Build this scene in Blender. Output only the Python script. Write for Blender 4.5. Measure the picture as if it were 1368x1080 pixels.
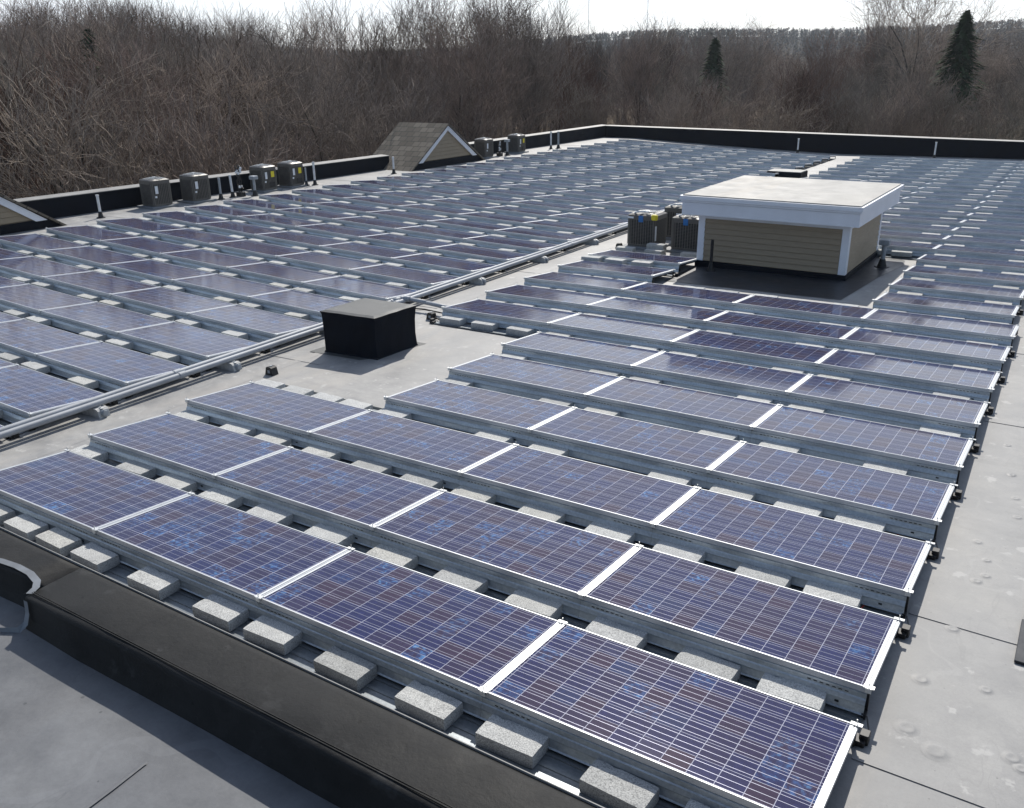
import bpy, math, random
import numpy as np
from mathutils import Vector, Matrix
R = math.radians
for o in list(bpy.data.objects): bpy.data.objects.remove(o)
scene = bpy.context.scene
col = scene.collection
# ------------------------------------------------------------ camera
cam_d = bpy.data.cameras.new('camera'); cam = bpy.data.objects.new('camera', cam_d); col.objects.link(cam)
CR = Vector((0.84038083, 0.54185438, -0.01240512)); CU = Vector((-0.18737291, 0.31192754, 0.93144651)); CF = Vector((-0.50857787, 0.78044541, -0.36366676))
CP = Vector((0.59721, -3.59492, 3.54468))
m = Matrix.Identity(4)
for i in range(3): m[i][0] = CR[i]; m[i][1] = CU[i]; m[i][2] = -CF[i]; m[i][3] = CP[i]
cam.matrix_world = m
cam_d.sensor_width = 36; cam_d.lens = 36*1183.156/1368; cam_d.shift_y = 8.856/1368
cam_d.clip_start = .05; cam_d.clip_end = 5000
scene.camera = cam
# ------------------------------------------------------------ light
SUN = Vector((-.24, .62, .60)).normalized()
w = bpy.data.worlds.new('World'); scene.world = w; w.use_nodes = True
nt = w.node_tree; nt.nodes.clear()
sky = nt.nodes.new('ShaderNodeTexSky'); sky.sky_type = 'NISHITA'; sky.sun_disc = False
sky.sun_elevation = math.asin(SUN.z); sky.sun_rotation = math.atan2(SUN.x, SUN.y)
sky.air_density = 1.0; sky.dust_density = .8; sky.ozone_density = 1.6; sky.altitude = 50
tc = nt.nodes.new('ShaderNodeTexCoord'); mp = nt.nodes.new('ShaderNodeMapping'); mp.inputs['Scale'].default_value = (1.2, 1.2, 4.5)
no = nt.nodes.new('ShaderNodeTexNoise'); no.inputs['Scale'].default_value = 1.6; no.inputs['Detail'].default_value = 7; no.inputs['Roughness'].default_value = .6
cr = nt.nodes.new('ShaderNodeValToRGB'); cr.color_ramp.elements[0].position = .30; cr.color_ramp.elements[1].position = .60
cr.color_ramp.elements[0].color = (.45, .45, .45, 1)
mx = nt.nodes.new('ShaderNodeMixRGB'); mx.inputs['Color2'].default_value = (10.2, 10.6, 11.2, 1)
bg = nt.nodes.new('ShaderNodeBackground'); bg.inputs['Strength'].default_value = .10
ow = nt.nodes.new('ShaderNodeOutputWorld'); L_ = nt.links.new
L_(tc.outputs['Generated'], mp.inputs['Vector']); L_(mp.outputs[0], no.inputs['Vector']); L_(no.outputs['Fac'], cr.inputs['Fac'])

dt = nt.nodes.new('ShaderNodeVectorMath'); dt.operation = 'DOT_PRODUCT'; L_(tc.outputs['Generated'], dt.inputs[0]); dt.inputs[1].default_value = (SUN.x, SUN.y, .35)
rr_ = nt.nodes.new('ShaderNodeMapRange'); rr_.inputs['From Min'].default_value = -.55; rr_.inputs['From Max'].default_value = .55; rr_.inputs['To Min'].default_value = .08; rr_.inputs['To Max'].default_value = 1.0; L_(dt.outputs['Value'], rr_.inputs['Value'])
mm_ = nt.nodes.new('ShaderNodeMath'); mm_.operation = 'MULTIPLY'; L_(cr.outputs['Color'], mm_.inputs[0]); L_(rr_.outputs[0], mm_.inputs[1]); 
sx_ = nt.nodes.new('ShaderNodeSeparateXYZ'); L_(tc.outputs['Generated'], sx_.inputs[0])
er_ = nt.nodes.new('ShaderNodeMapRange'); er_.interpolation_type = 'SMOOTHSTEP'; er_.inputs['From Min'].default_value = .06; er_.inputs['From Max'].default_value = .50; er_.inputs['To Min'].default_value = 1.0; er_.inputs['To Max'].default_value = .12; L_(sx_.outputs[2], er_.inputs['Value'])
me_ = nt.nodes.new('ShaderNodeMath'); me_.operation = 'MULTIPLY'; L_(mm_.outputs[0], me_.inputs[0]); L_(er_.outputs[0], me_.inputs[1]); L_(me_.outputs[0], mx.inputs['Fac']); L_(sky.outputs[0], mx.inputs['Color1']); L_(mx.outputs[0], bg.inputs['Color']); L_(bg.outputs[0], ow.inputs['Surface'])
sd = bpy.data.lights.new('sun', 'SUN'); sd.energy = 4.2; sd.angle = R(.53); sd.color = (1, .95, .87)
so = bpy.data.objects.new('sun', sd); col.objects.link(so); so.rotation_euler = SUN.to_track_quat('Z', 'Y').to_euler(); so.location = (0, 0, 30)
scene.view_settings.view_transform = 'Standard'; scene.view_settings.look = 'None'; scene.view_settings.exposure = .30
scene.view_settings.gamma = 1.0
scene.render.engine = 'CYCLES'
try:
    scene.cycles.max_bounces = 6; scene.cycles.diffuse_bounces = 3; scene.cycles.glossy_bounces = 3; scene.cycles.transparent_max_bounces = 6
except Exception: pass
# ------------------------------------------------------------ helpers
ORD = ['zeroth', 'first', 'second', 'third', 'fourth', 'fifth', 'sixth', 'seventh', 'eighth', 'ninth', 'tenth', 'eleventh', 'twelfth', 'thirteenth', 'fourteenth', 'fifteenth', 'sixteenth', 'seventeenth', 'eighteenth', 'nineteenth', 'twentieth', 'twenty-first', 'twenty-second', 'twenty-third', 'twenty-fourth', 'twenty-fifth', 'twenty-sixth', 'twenty-seventh', 'twenty-eighth', 'twenty-ninth', 'thirtieth', 'thirty-first']
rnd = random.Random(5)
class MB:
    """collects polygons and becomes one mesh object"""
    def __init__(s): s.v = []; s.f = []; s.uv = {}
    def box(s, x0, x1, y0, y1, z0, z1, bev=0.0):
        if bev <= 0:
            b = len(s.v); s.v += [(x, y, z) for z in (z0, z1) for y in (y0, y1) for x in (x0, x1)]
            s.f += [tuple(b+i for i in q) for q in ((0,2,3,1),(4,5,7,6),(0,1,5,4),(2,6,7,3),(0,4,6,2),(1,3,7,5))]
            return s
        # chamfered: inset rings
        def ring(i, z): return [(x0+i, y0, z), (x1-i, y0, z), (x1, y0+i, z), (x1, y1-i, z), (x1-i, y1, z), (x0+i, y1, z), (x0, y1-i, z), (x0, y0+i, z)]
        c = bev
        def ring2(z): return [(x0+c*1.3, y0+c*.6, z), (x1-c*1.3, y0+c*.6, z), (x1-c*.6, y0+c*1.3, z), (x1-c*.6, y1-c*1.3, z), (x1-c*1.3, y1-c*.6, z), (x0+c*1.3, y1-c*.6, z), (x0+c*.6, y1-c*1.3, z), (x0+c*.6, y0+c*1.3, z)]
        rings = [ring2(z0), ring(c, z0+c*.6), ring(c, z1-c*.6), ring2(z1)]
        b = len(s.v)
        for r in rings: s.v += r
        for k in range(3):
            for i in range(8): s.f.append((b+k*8+i, b+k*8+(i+1) % 8, b+k*8+8+(i+1) % 8, b+k*8+8+i))
        s.f.append(tuple(b+24+i for i in range(8))); s.f.append(tuple(b+7-i for i in range(8)))
        return s
    def poly(s, pts): b = len(s.v); s.v += [tuple(p) for p in pts]; s.f.append(tuple(range(b, b+len(pts)))); return s
    def prism(s, prof, x0, x1, axis='x'):
        """closed or open profile (list of 2D points) extruded along an axis"""
        b = len(s.v); n = len(prof)
        for x in (x0, x1):
            for (a, c) in prof: s.v.append((x, a, c) if axis == 'x' else ((a, x, c) if axis == 'y' else (a, c, x)))
        for i in range(n): s.f.append((b+i, b+(i+1) % n, b+n+(i+1) % n, b+n+i))
        s.f.append(tuple(b+i for i in range(n-1, -1, -1))); s.f.append(tuple(b+n+i for i in range(n)))
        return s
    def sheet(s, prof, x0, x1, nx=1):
        n = len(prof); b = len(s.v)
        for k in range(nx+1):
            x = x0+(x1-x0)*k/nx
            for (a, c) in prof: s.v.append((x, a, c))
        for k in range(nx):
            for i in range(n-1): s.f.append((b+k*n+i, b+k*n+i+1, b+k*n+n+i+1, b+k*n+n+i))
        return s
    def tube(s, p0, p1, r0, r1=None, n=12, cap=True):
        r1 = r0 if r1 is None else r1
        p0 = Vector(p0); p1 = Vector(p1); d = (p1-p0).normalized()
        a = d.orthogonal().normalized(); c = d.cross(a); b = len(s.v)
        for p, r in ((p0, r0), (p1, r1)):
            for i in range(n):
                t = 2*math.pi*i/n; s.v.append(tuple(p+a*(r*math.cos(t))+c*(r*math.sin(t))))
        for i in range(n): s.f.append((b+i, b+(i+1) % n, b+n+(i+1) % n, b+n+i))
        if cap: s.f.append(tuple(b+i for i in range(n-1, -1, -1))); s.f.append(tuple(b+n+i for i in range(n)))
        return s
    def path(s, pts, r, n=8):
        for a, b in zip(pts[:-1], pts[1:]): s.tube(a, b, r, r, n)
        return s
    def mesh(s, name, mat, smooth=False):
        me = bpy.data.meshes.new(name); me.from_pydata(s.v, [], s.f); me.materials.append(mat)
        if smooth: me.polygons.foreach_set('use_smooth', [True]*len(me.polygons))
        me.update(); return me
    def build(s, name, mat, parent=None, smooth=False, loc=None):
        return put(name, s.mesh(name, mat, smooth), parent, loc)
def put(name, me, parent=None, loc=None):
    o = bpy.data.objects.new(name, me); col.objects.link(o)
    if parent: o.parent = parent
    if loc is not None: o.location = loc
    return o
def tag(o, label=None, cat=None, group=None, kind=None):
    if label: o['label'] = label
    if cat: o['category'] = cat
    if group: o['group'] = group
    if kind: o['kind'] = kind
    return o
def empty(name, loc=(0, 0, 0), rz=0, label=None, cat=None, group=None):
    o = bpy.data.objects.new(name, None); col.objects.link(o); o.location = loc; o.rotation_euler = (0, 0, rz); o.empty_display_size = .2
    return tag(o, label, cat, group)
def copy_thing(root, name=None):
    r = root.copy(); col.objects.link(r)
    for ch in root.children:
        c = ch.copy(); col.objects.link(c); c.parent = r
        for g in ch.children:
            d = g.copy(); col.objects.link(d); d.parent = c
    return r
# ------------------------------------------------------------ materials
class N:
    def __init__(s, name):
        s.m = bpy.data.materials.new(name); s.m.use_nodes = True; s.t = s.m.node_tree; s.b = s.t.nodes['Principled BSDF']
    def n(s, typ, **kw):
        q = s.t.nodes.new('ShaderNode'+typ)
        for k, v in kw.items():
            if hasattr(q, k) and not k[0].isupper(): setattr(q, k, v)
            else: q.inputs[k.replace('_', ' ')].default_value = v
        return q
    def l(s, a, b): s.t.links.new(a, b)
    def set(s, **kw):
        for k, v in kw.items(): s.b.inputs[k.replace('_', ' ')].default_value = v
        return s
    def math(s, op, a, b=None, c=None):
        q = s.t.nodes.new('ShaderNodeMath'); q.operation = op
        for i, x in enumerate((a, b, c)):
            if x is None: continue
            if isinstance(x, (int, float)): q.inputs[i].default_value = x
            else: s.l(x, q.inputs[i])
        return q.outputs[0]
    def mix(s, f, a, b, blend='MIX'):
        q = s.t.nodes.new('ShaderNodeMixRGB'); q.blend_type = blend
        for i, x in zip(('Fac', 'Color1', 'Color2'), (f, a, b)):
            if isinstance(x, (int, float)): q.inputs[i].default_value = x
            elif isinstance(x, tuple): q.inputs[i].default_value = (*x, 1) if len(x) == 3 else x
            else: s.l(x, q.inputs[i])
        return q.outputs[0]
    def ramp(s, f, stops):
        q = s.t.nodes.new('ShaderNodeValToRGB'); e = q.color_ramp.elements
        while len(e) < len(stops): e.new(.5)
        for k, (p, c) in zip(e, stops): k.position = p; k.color = (*c, 1) if isinstance(c, tuple) else (c, c, c, 1)
        s.l(f, q.inputs[0]); return q.outputs[0]
    def noise(s, scale, detail=4, rough=.55, coord='Object', stretch=None, dist=0):
        t = s.n('TexCoord'); o = t.outputs[coord] if coord != 'World' else s.n('NewGeometry').outputs['Position']
        if stretch:
            mpn = s.n('Mapping'); mpn.inputs['Scale'].default_value = stretch; s.l(o, mpn.inputs[0]); o = mpn.outputs[0]
        q = s.n('TexNoise'); q.inputs['Scale'].default_value = scale; q.inputs['Detail'].default_value = detail; q.inputs['Roughness'].default_value = rough; q.inputs['Distortion'].default_value = dist
        s.l(o, q.inputs['Vector']); return q.outputs['Fac']
    def bump(s, h, strength=.3, dist=.01):
        q = s.n('Bump'); q.inputs['Strength'].default_value = strength; q.inputs['Distance'].default_value = dist; s.l(h, q.inputs['Height']); s.l(q.outputs[0], s.b.inputs['Normal']); return s
def simple(name, c, rough=.6, metal=0, var=.15, scale=6, bump=0, coord='Object'):
    n = N(name); f = n.noise(scale, 5, coord=coord)
    lo = tuple(x*(1-var) for x in c); hi = tuple(min(1, x*(1+var)) for x in c)
    n.l(n.ramp(f, [(.3, lo), (.7, hi)]), n.b.inputs['Base Color']); n.set(Roughness=rough, Metallic=metal)
    if bump: n.bump(n.noise(scale*6, 4, coord=coord), bump)
    return n.m
def galv(name='galvanized_steel', base=.52):
    n = N(name); a = n.noise(2.2, 5, .6, 'World', (1, 6, 6)); b = n.noise(45, 3, .6, 'World', (1, 1, 1))
    c = n.ramp(a, [(.3, (base*.58, base*.70, base*.80)), (.5, (base*.84, base*.98, base*1.08)), (.72, (base*1.22, base*1.38, base*1.45))])
    n.l(n.mix(.35, c, n.ramp(b, [(.35, base*.7), (.65, base*1.3)])), n.b.inputs['Base Color'])
    n.l(n.ramp(a, [(.3, .52), (.7, .34)]), n.b.inputs['Roughness']); n.set(Metallic=.55); n.bump(b, .12, .004)
    return n.m
M = {}
M['galv'] = galv()
M['tray'] = galv('shade_darkened_tray_steel', .24)  # same galvanized steel, base darkened to paint in the shade between panel rows
M['alu'] = simple('anodised_aluminium', (.56, .58, .60), .42, .3, .06, 9)
M['clamp'] = simple('clamp_metal', (.72, .73, .72), .4, .4)
M['black'] = simple('black_plastic', (.012, .012, .013), .5, 0, .3, 12)
M['red'] = simple('red_cable', (.35, .02, .015), .5)
M['white'] = simple('white_painted_trim', (.78, .80, .84), .45, 0, .05, 3)
M['pvc'] = simple('white_pvc_pipe', (.66, .68, .70), .4, 0, .14, 8, coord='World')
M['conduit'] = simple('grey_conduit', (.33, .35, .375), .6, .1, .15, 3)
M['conc_pad'] = simple('pad_plastic', (.20, .21, .22), .7)
M['support'] = simple('pipe_support', (.50, .50, .48), .7, 0, .2, 14)
M['lead'] = simple('grey_flashing', (.30, .33, .36), .5, .2, .2, 10)
M['coping'] = simple('pale_metal_coping', (.24, .237, .228), .65, .1, .18, 3, coord='World')
M['label'] = simple('paper_label', (.78, .80, .82), .6, 0, .05)
M['yellow'] = simple('yellow_sticker', (.80, .66, .03), .5, 0, .05)
M['blue'] = simple('blue_tape', (.02, .16, .45), .5, 0, .1)
M['acbody'] = simple('brown_grey_paint', (.115, .108, .098), .45, .1, .15, 5)
M['acgrill'] = simple('grille_wire', (.19, .178, .16), .45, .15, .15, 9)
M['accore'] = simple('condenser_fins', (.022, .022, .024), .6, .2, .3, 30)
M['actop'] = simple('fan_guard_metal', (.62, .63, .63), .38, .3, .15, 6)
M['copper'] = simple('insulated_line', (.05, .05, .055), .6)
M['tape'] = simple('seam_tape', (.15, .165, .185), .6, 0, .25, 12)
# concrete block
n = N('concrete_block'); a = n.noise(9, 5, .6, 'World'); v = n.n('TexVoronoi', Scale=150); v2 = n.noise(120, 3, .7, 'World'); g = n.n('NewGeometry'); n.l(g.outputs['Position'], v.inputs['Vector'])
oi = n.n('ObjectInfo'); tint = n.ramp(oi.outputs['Random'], [(0, (.78, .78, .77)), (.4, (1, 1, 1)), (.7, (1.06, 1.06, 1.05)), (1, (.95, .93, .88))])
c = n.ramp(a, [(.25, (.40, .405, .40)), (.75, (.54, .545, .535))]); c = n.mix(.8, c, n.ramp(v2, [(.34, (.34, .34, .34)), (.5, (1, 1, 1)), (.68, (1.45, 1.45, 1.42))]), 'MULTIPLY')
c = n.mix(1, c, tint, 'MULTIPLY'); n.l(c, n.b.inputs['Base Color']); n.set(Roughness=.95); n.bump(v2, .5, .006); M['block'] = n.m
# roof membrane
def membrane(name, lo, hi, brown=.35, dirt=1.0, rough=.62, seams=False):
    n = N(name)
    big = n.noise(.45, 6, .62, 'World'); mid = n.noise(2.3, 9, .70, 'World'); fine = n.noise(70, 4, .7, 'World'); streak = n.noise(1.1, 6, .66, 'World', (1, .14, 1)); streak2 = n.noise(1.6, 6, .66, 'World', (.16, 1, 1))
    c = n.ramp(mid, [(.34, lo), (.5, tuple((a+b)/2 for a, b in zip(lo, hi))), (.66, hi)])
    c = n.mix(.75*dirt, c, n.ramp(big, [(.32, (.70, .71, .73)), (.5, (1, 1, 1)), (.68, (1.2, 1.18, 1.13))]), 'MULTIPLY')
    c = n.mix(n.math('MULTIPLY', n.ramp(streak, [(.52, 0.0), (.66, 1.0)]), brown), c, tuple(x*f for x, f in zip(hi, (1.12, 1.03, .92))))
    c = n.mix(n.math('MULTIPLY', n.ramp(streak2, [(.56, 0.0), (.68, 1.0)]), .35*dirt), c, tuple(x*.72 for x in lo))
    c = n.mix(.3, c, n.ramp(fine, [(.3, .78), (.7, 1.22)]), 'MULTIPLY')
    sp = n.noise(5.5, 4, .6, 'World'); c = n.mix(n.ramp(sp, [(.63, 0.0), (.67, .55*dirt)]), c, tuple(min(1, x*1.3) for x in hi))
    sc = n.noise(3.5, 2, .5, 'World', (1, .25, 1)); ring = n.math('LESS_THAN', n.math('ABSOLUTE', n.math('SUBTRACT', sc, .60)), .0035); c = n.mix(n.math('MULTIPLY', ring, .14*dirt), c, tuple(x*.7 for x in lo))
    pd = n.noise(.8, 3, .5, 'World'); edge = n.math('LESS_THAN', n.math('ABSOLUTE', n.math('SUBTRACT', pd, .56)), .006); c = n.mix(n.math('MULTIPLY', edge, .13*dirt), c, tuple(min(1, x*1.25) for x in hi))
    vz = n.n('TexVoronoi'); vz.inputs['Scale'].default_value = 9; n.l(n.n('NewGeometry').outputs['Position'], vz.inputs['Vector']); dot = n.math('LESS_THAN', vz.outputs['Distance'], .055); c = n.mix(n.math('MULTIPLY', dot, .45*dirt), c, tuple(x*.45 for x in lo))
    n.l(c, n.b.inputs['Base Color']); n.l(n.ramp(mid, [(.3, rough-.1), (.7, min(1, rough+.15))]), n.b.inputs['Roughness'])
    h = n.math('ADD', n.math('MULTIPLY', mid, .5), n.noise(1.0, 3, .5, 'World')); n.bump(h, .16, .04)
    return n.m
M['roof'] = membrane('grey_roof_membrane', (.21, .211, .212), (.35, .345, .333))
M['upper'] = membrane('upper_roof_membrane', (.082, .086, .094), (.165, .172, .182), .2, 1.3, .58)
M['curb'] = membrane('dark_curb_membrane', (.011, .0115, .012), (.029, .0295, .030), .10, 1.2, .62)
M['curb'].node_tree.nodes['Bump'].inputs['Strength'].default_value = .45
M['dark'] = membrane('black_membrane', (.003, .0048, .009), (.007, .010, .017), .0, .6, .6)
M['apron'] = membrane('black_apron_membrane', (.016, .019, .025), (.042, .047, .056), .05, .8, .42)
for q_, v_ in (('dark', .12), ('curb', .14), ('apron', .35)): M[q_].node_tree.nodes['Principled BSDF'].inputs['Specular IOR Level'].default_value = v_
M['boxtop'] = membrane('weathered_box_top', (.045, .050, .053), (.095, .10, .10), .3)
M['hutroof'] = membrane('pale_hut_roof', (.19, .19, .185), (.29, .287, .275), .8)
# clapboard siding
def siding(name, c, pitch):
    n = N(name); z = n.n('SeparateXYZ'); tcn = n.n('TexCoord'); n.l(tcn.outputs['Object'], z.inputs[0])
    gr = n.noise(5, 5, .6, 'Object', (1, 1, 9)); n.l(n.ramp(gr, [(.3, tuple(x*.86 for x in c)), (.7, tuple(x*1.1 for x in c))]), n.b.inputs['Base Color']); n.set(Roughness=.6)
    n.bump(n.noise(30, 3, .6, 'Object', (1, 1, 12)), .15, .004); return n.m
M['siding'] = siding('tan_clapboard', (.31, .245, .165), .1)
# shingles
n = N('roof_shingles'); br = n.n('TexBrick'); br.inputs['Scale'].default_value = 1; br.offset = .5; br.inputs['Brick Width'].default_value = .16; br.inputs['Row Height'].default_value = .14; br.inputs['Mortar Size'].default_value = .006
br.inputs['Color1'].default_value = (.115, .098, .075, 1); br.inputs['Color2'].default_value = (.21, .18, .14, 1); br.inputs['Mortar'].default_value = (.04, .038, .035, 1); br.inputs['Bias'].default_value = -.1
uvn = n.n('UVMap'); n.l(uvn.outputs[0], br.inputs['Vector']); n.l(n.mix(.5, br.outputs['Color'], n.ramp(n.noise(70, 3, .6), [(.3, .6), (.7, 1.3)]), 'MULTIPLY'), n.b.inputs['Base Color']); n.set(Roughness=.95); n.bump(br.outputs['Fac'], -.6, .012); M['shingle'] = n.m
# solar cells: uv runs 0..12 along the panel and 0..6 across it
def cells(name):
    n = N(name); uv = n.n('UVMap'); sp = n.n('SeparateXYZ'); n.l(uv.outputs[0], sp.inputs[0]); u, v = sp.outputs[0], sp.outputs[1]
    rndm = n.n('ObjectInfo').outputs['Random']; seed = n.math('MULTIPLY', rndm, 91.7)
    def line(x, centre, half):
        fr = n.math('FRACT', n.math('ADD', x, .5-centre)); d = n.math('ABSOLUTE', n.math('SUBTRACT', fr, .5)); return n.math('LESS_THAN', d, half)
    gapu = line(u, 0, .013); gapv = line(v, 0, .013); gap = n.math('MAXIMUM', gapu, gapv)
    bus = n.math('MAXIMUM', n.math('MAXIMUM', line(v, 1/6, .0085), line(v, .5, .0085)), line(v, 5/6, .0085))
    cu, cv = n.math('FLOOR', u), n.math('FLOOR', v); cmb = n.n('CombineXYZ'); n.l(cu, cmb.inputs[0]); n.l(cv, cmb.inputs[1]); n.l(seed, cmb.inputs[2])
    wn = n.n('TexWhiteNoise'); wn.noise_dimensions = '3D'; n.l(cmb.outputs[0], wn.inputs['Vector'])
    cmb2 = n.n('CombineXYZ'); n.l(u, cmb2.inputs[0]); n.l(n.math('ADD', v, n.math('MULTIPLY', wn.outputs['Value'], 40)), cmb2.inputs[1]); n.l(seed, cmb2.inputs[2])
    vor = n.n('TexVoronoi'); vor.inputs['Scale'].default_value = 7.5; n.l(cmb2.outputs[0], vor.inputs['Vector'])
    sx = n.n('SeparateXYZ'); n.l(vor.outputs['Color'], sx.inputs[0]); gx = sx.outputs[0]
    # slow drift over each panel decides how strongly its crystals flash blue
    drift = n.n('TexNoise'); drift.inputs['Scale'].default_value = .22; drift.inputs['Detail'].default_value = 2; n.l(cmb2.outputs[0] if False else uv.outputs[0], drift.inputs['Vector'])
    base = n.ramp(wn.outputs['Value'], [(0, (.008, .011, .070)), (.35, (.012, .012, .062)), (.62, (.018, .012, .048)), (.85, (.030, .014, .038)), (1, (.009, .022, .088))])
    grain = n.ramp(gx, [(.1, (.75, .78, .85)), (.6, (1.05, 1.05, 1.05)), (1, (1.4, 1.5, 1.5))])
    c = n.mix(.5, base, grain, 'MULTIPLY')
    pr = n.n('TexWhiteNoise'); pr.noise_dimensions = '1D'; n.l(seed, pr.inputs['W'])
    wn2 = n.n('SeparateXYZ'); n.l(wn.outputs['Color'], wn2.inputs[0])
    th = n.math('ADD', n.math('MULTIPLY', pr.outputs['Value'], .24), .72)
    gsm = n.n('TexNoise'); gsm.inputs['Scale'].default_value = 3.2; gsm.inputs['Detail'].default_value = 5; n.l(cmb2.outputs[0], gsm.inputs['Vector']); gm = n.ramp(gsm.outputs['Fac'], [(.38, 0.0), (.66, 1.0)])
    flash = n.math('MULTIPLY', n.math('GREATER_THAN', wn2.outputs[1], th), n.math('MULTIPLY', gm, n.math('ADD', n.math('MULTIPLY', gx, .5), .5))); flash = n.math('MULTIPLY', flash, n.math('ADD', n.math('MULTIPLY', wn2.outputs[2], .6), .25))
    c = n.mix(flash, c, n.ramp(gx, [(.3, (.018, .065, .22)), (.7, (.04, .14, .37)), (1, (.09, .26, .50))]))
    c = n.mix(gap, c, (.38, .39, .47)); notgap = n.math('SUBTRACT', 1.0, gap); busm = n.math('MULTIPLY', bus, notgap)
    c = n.mix(busm, c, (.27, .28, .34)); n.l(c, n.b.inputs['Base Color']); n.l(n.math('MULTIPLY', busm, .30), n.b.inputs['Metallic'])
    n.l(n.math('ADD', n.math('MULTIPLY', busm, -.12), .42), n.b.inputs['Roughness'])
    n.set(Coat_Weight=1.0, Coat_Roughness=.09, Sheen_Weight=.04, Sheen_Roughness=.45, Coat_IOR=1.38, IOR=1.4, Specular_IOR_Level=0.0)
    return n.m
M['cells'] = cells('polycrystalline_cells')
# bark / twigs / foliage
def bark(name, lo, hi):
    n = N(name); a = n.noise(1.1, 4, .6, 'World'); b = n.n('ObjectInfo').outputs['Random']
    c = n.ramp(a, [(.3, lo), (.7, hi)]); c = n.mix(.8, c, n.ramp(b, [(0, (.42, .42, .43)), (.2, (1.0, .90, .84)), (.4, (.60, .62, .56)), (.6, (1.5, 1.34, 1.2)), (.75, (.85, .68, .62)), (.9, (.55, .50, .46)), (1, (1.3, 1.25, 1.2))]), 'MULTIPLY')
    n.l(c, n.b.inputs['Base Color']); n.set(Roughness=.9); return n.m
M['trunk'] = bark('tree_bark', (.035, .031, .028), (.13, .118, .105))
M['twig'] = bark('bare_twigs', (.11, .098, .088), (.39, .352, .32))
M['paletwig'] = bark('pale_twigs', (.19, .165, .145), (.42, .37, .33))
M['redtwig'] = bark('reddish_twigs', (.095, .066, .056), (.18, .125, .105))
M['pine'] = simple('conifer_needles', (.034, .058, .026), .8, 0, .5, 1.5)
M['farpine'] = simple('far_conifers', (.022, .034, .031), .9, 0, .35, .02, coord='World')
M['farbare'] = simple('far_bare_wood', (.048, .045, .042), .95, 0, .35, .03, coord='World')
M['hill'] = simple('wooded_hillside', (.034, .032, .030), .95, 0, .3, .02, coord='World')
M['bud'] = simple('yellow_buds', (.30, .22, .06), .8, 0, .3, 2)
n = N('forest_floor'); a = n.noise(.35, 6, .65, 'World'); b = n.noise(6, 5, .7, 'World')
c = n.ramp(a, [(.3, (.075, .055, .038)), (.55, (.15, .115, .078)), (.75, (.21, .175, .12))]); n.l(n.mix(.6, c, n.ramp(b, [(.3, .6), (.7, 1.35)]), 'MULTIPLY'), n.b.inputs['Base Color']); n.set(Roughness=1.0); n.bump(b, .8, .2); M['floor'] = n.m
for q_ in ('hill', 'farbare', 'farpine', 'pine', 'floor', 'trunk', 'twig', 'paletwig', 'redtwig', 'bud'): M[q_].node_tree.nodes['Principled BSDF'].inputs['Specular IOR Level'].default_value = .05
# ------------------------------------------------------------ roof levels (the roof falls gently to a valley between the arrays)
X0, Y0, PITCH, W = -9.13781, 1.29123, 1.24612, 1.98
DEP, DH = .97199, .0775
TH = math.atan2(DH, DEP)
def ref(x, y):                                   # height of the panels' upper edge
    y = max(-3, min(y, 45))
    if x > X0: return .00713*x-.00013*x*x-.0026*y
    u = max(x-X0, -10.5); return -.08451-.02366*u+.00135*u*u-.0028*y
def roofz(x, y):
    if X0-.2 < x < X0+1.4:
        t = (x-(X0-.2))/1.6; return (1-t)*ref(X0-.2, y)+t*ref(X0+1.4, y)-.21
    return ref(x, y)-.21
bld = empty('solar_roof_building', (0, 0, -7), 0, 'long building with a flat grey membrane roof carrying both solar arrays', 'building')
def bpart(mb, name, mat, smooth=False):
    o = mb.build(name, mat, bld, smooth); o.location = (0, 0, 7); return o
xs = [-21.5, -21, -20.3, -19.6]+[-19+i*.55 for i in range(18)]+[X0-.2, X0+.2, X0+.6, X0+1.0, X0+1.4]+[-7+i*1.0 for i in range(20)]+[12.6]
ys = [-2.2]+[-2+i*1.05 for i in range(40)]
ys = [y for y in ys if y < 39.3]+[39.35]
mb = MB()
for y in ys:
    for x in xs: mb.v.append((x, y, roofz(x, y)))
nx = len(xs)
for j in range(len(ys)-1):
    for i in range(nx-1): a = j*nx+i; mb.f.append((a, a+1, a+nx+1, a+nx))
# lapped seams of the membrane, running with the rows
def lap(x0, x1, y, wd=.16, along='x', step=.6, th=.004):
    k = max(1, int((x1-x0)/step)); prev = None
    for i in range(k+1):
        t = x0+(x1-x0)*i/k
        wob = .012*math.sin(t*2.1+y)+.008*math.sin(t*5.3)
        if along == 'x': a = (t, y+wob, roofz(t, y)+th+.002); b = (t, y+wd, roofz(t, y+wd)+.0015)
        else: a = (y+wob, t, roofz(y, t)+th+.002); b = (y+wd, t, roofz(y+wd, t)+.0015)
        if prev:
            q = (prev[0], a, b, prev[1]); mb.poly(q)
            a0 = (prev[0][0], prev[0][1], prev[0][2]-th-.001); a1 = (a[0], a[1], a[2]-th-.001); mb.poly((a0, a1, a, prev[0]))
        prev = (a, b)
for y in (.82, 2.54, 6.94, 9.9, 12.6, 15.9, 19, 22, 25, 28, 31, 34): lap(.02 if y < 20 else .02, 12.5, y)
for y in (4.7, 8.0, 11.2, 17.0): lap(-9.0, -8.0, y)
lap(2.56, 39, .72, .10, 'y')
lap(0, 39, -8.45, .12, 'y')
for y in (10, 14, 18.6, 24, 29, 34): lap(-21.3, -19.2, y)
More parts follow.
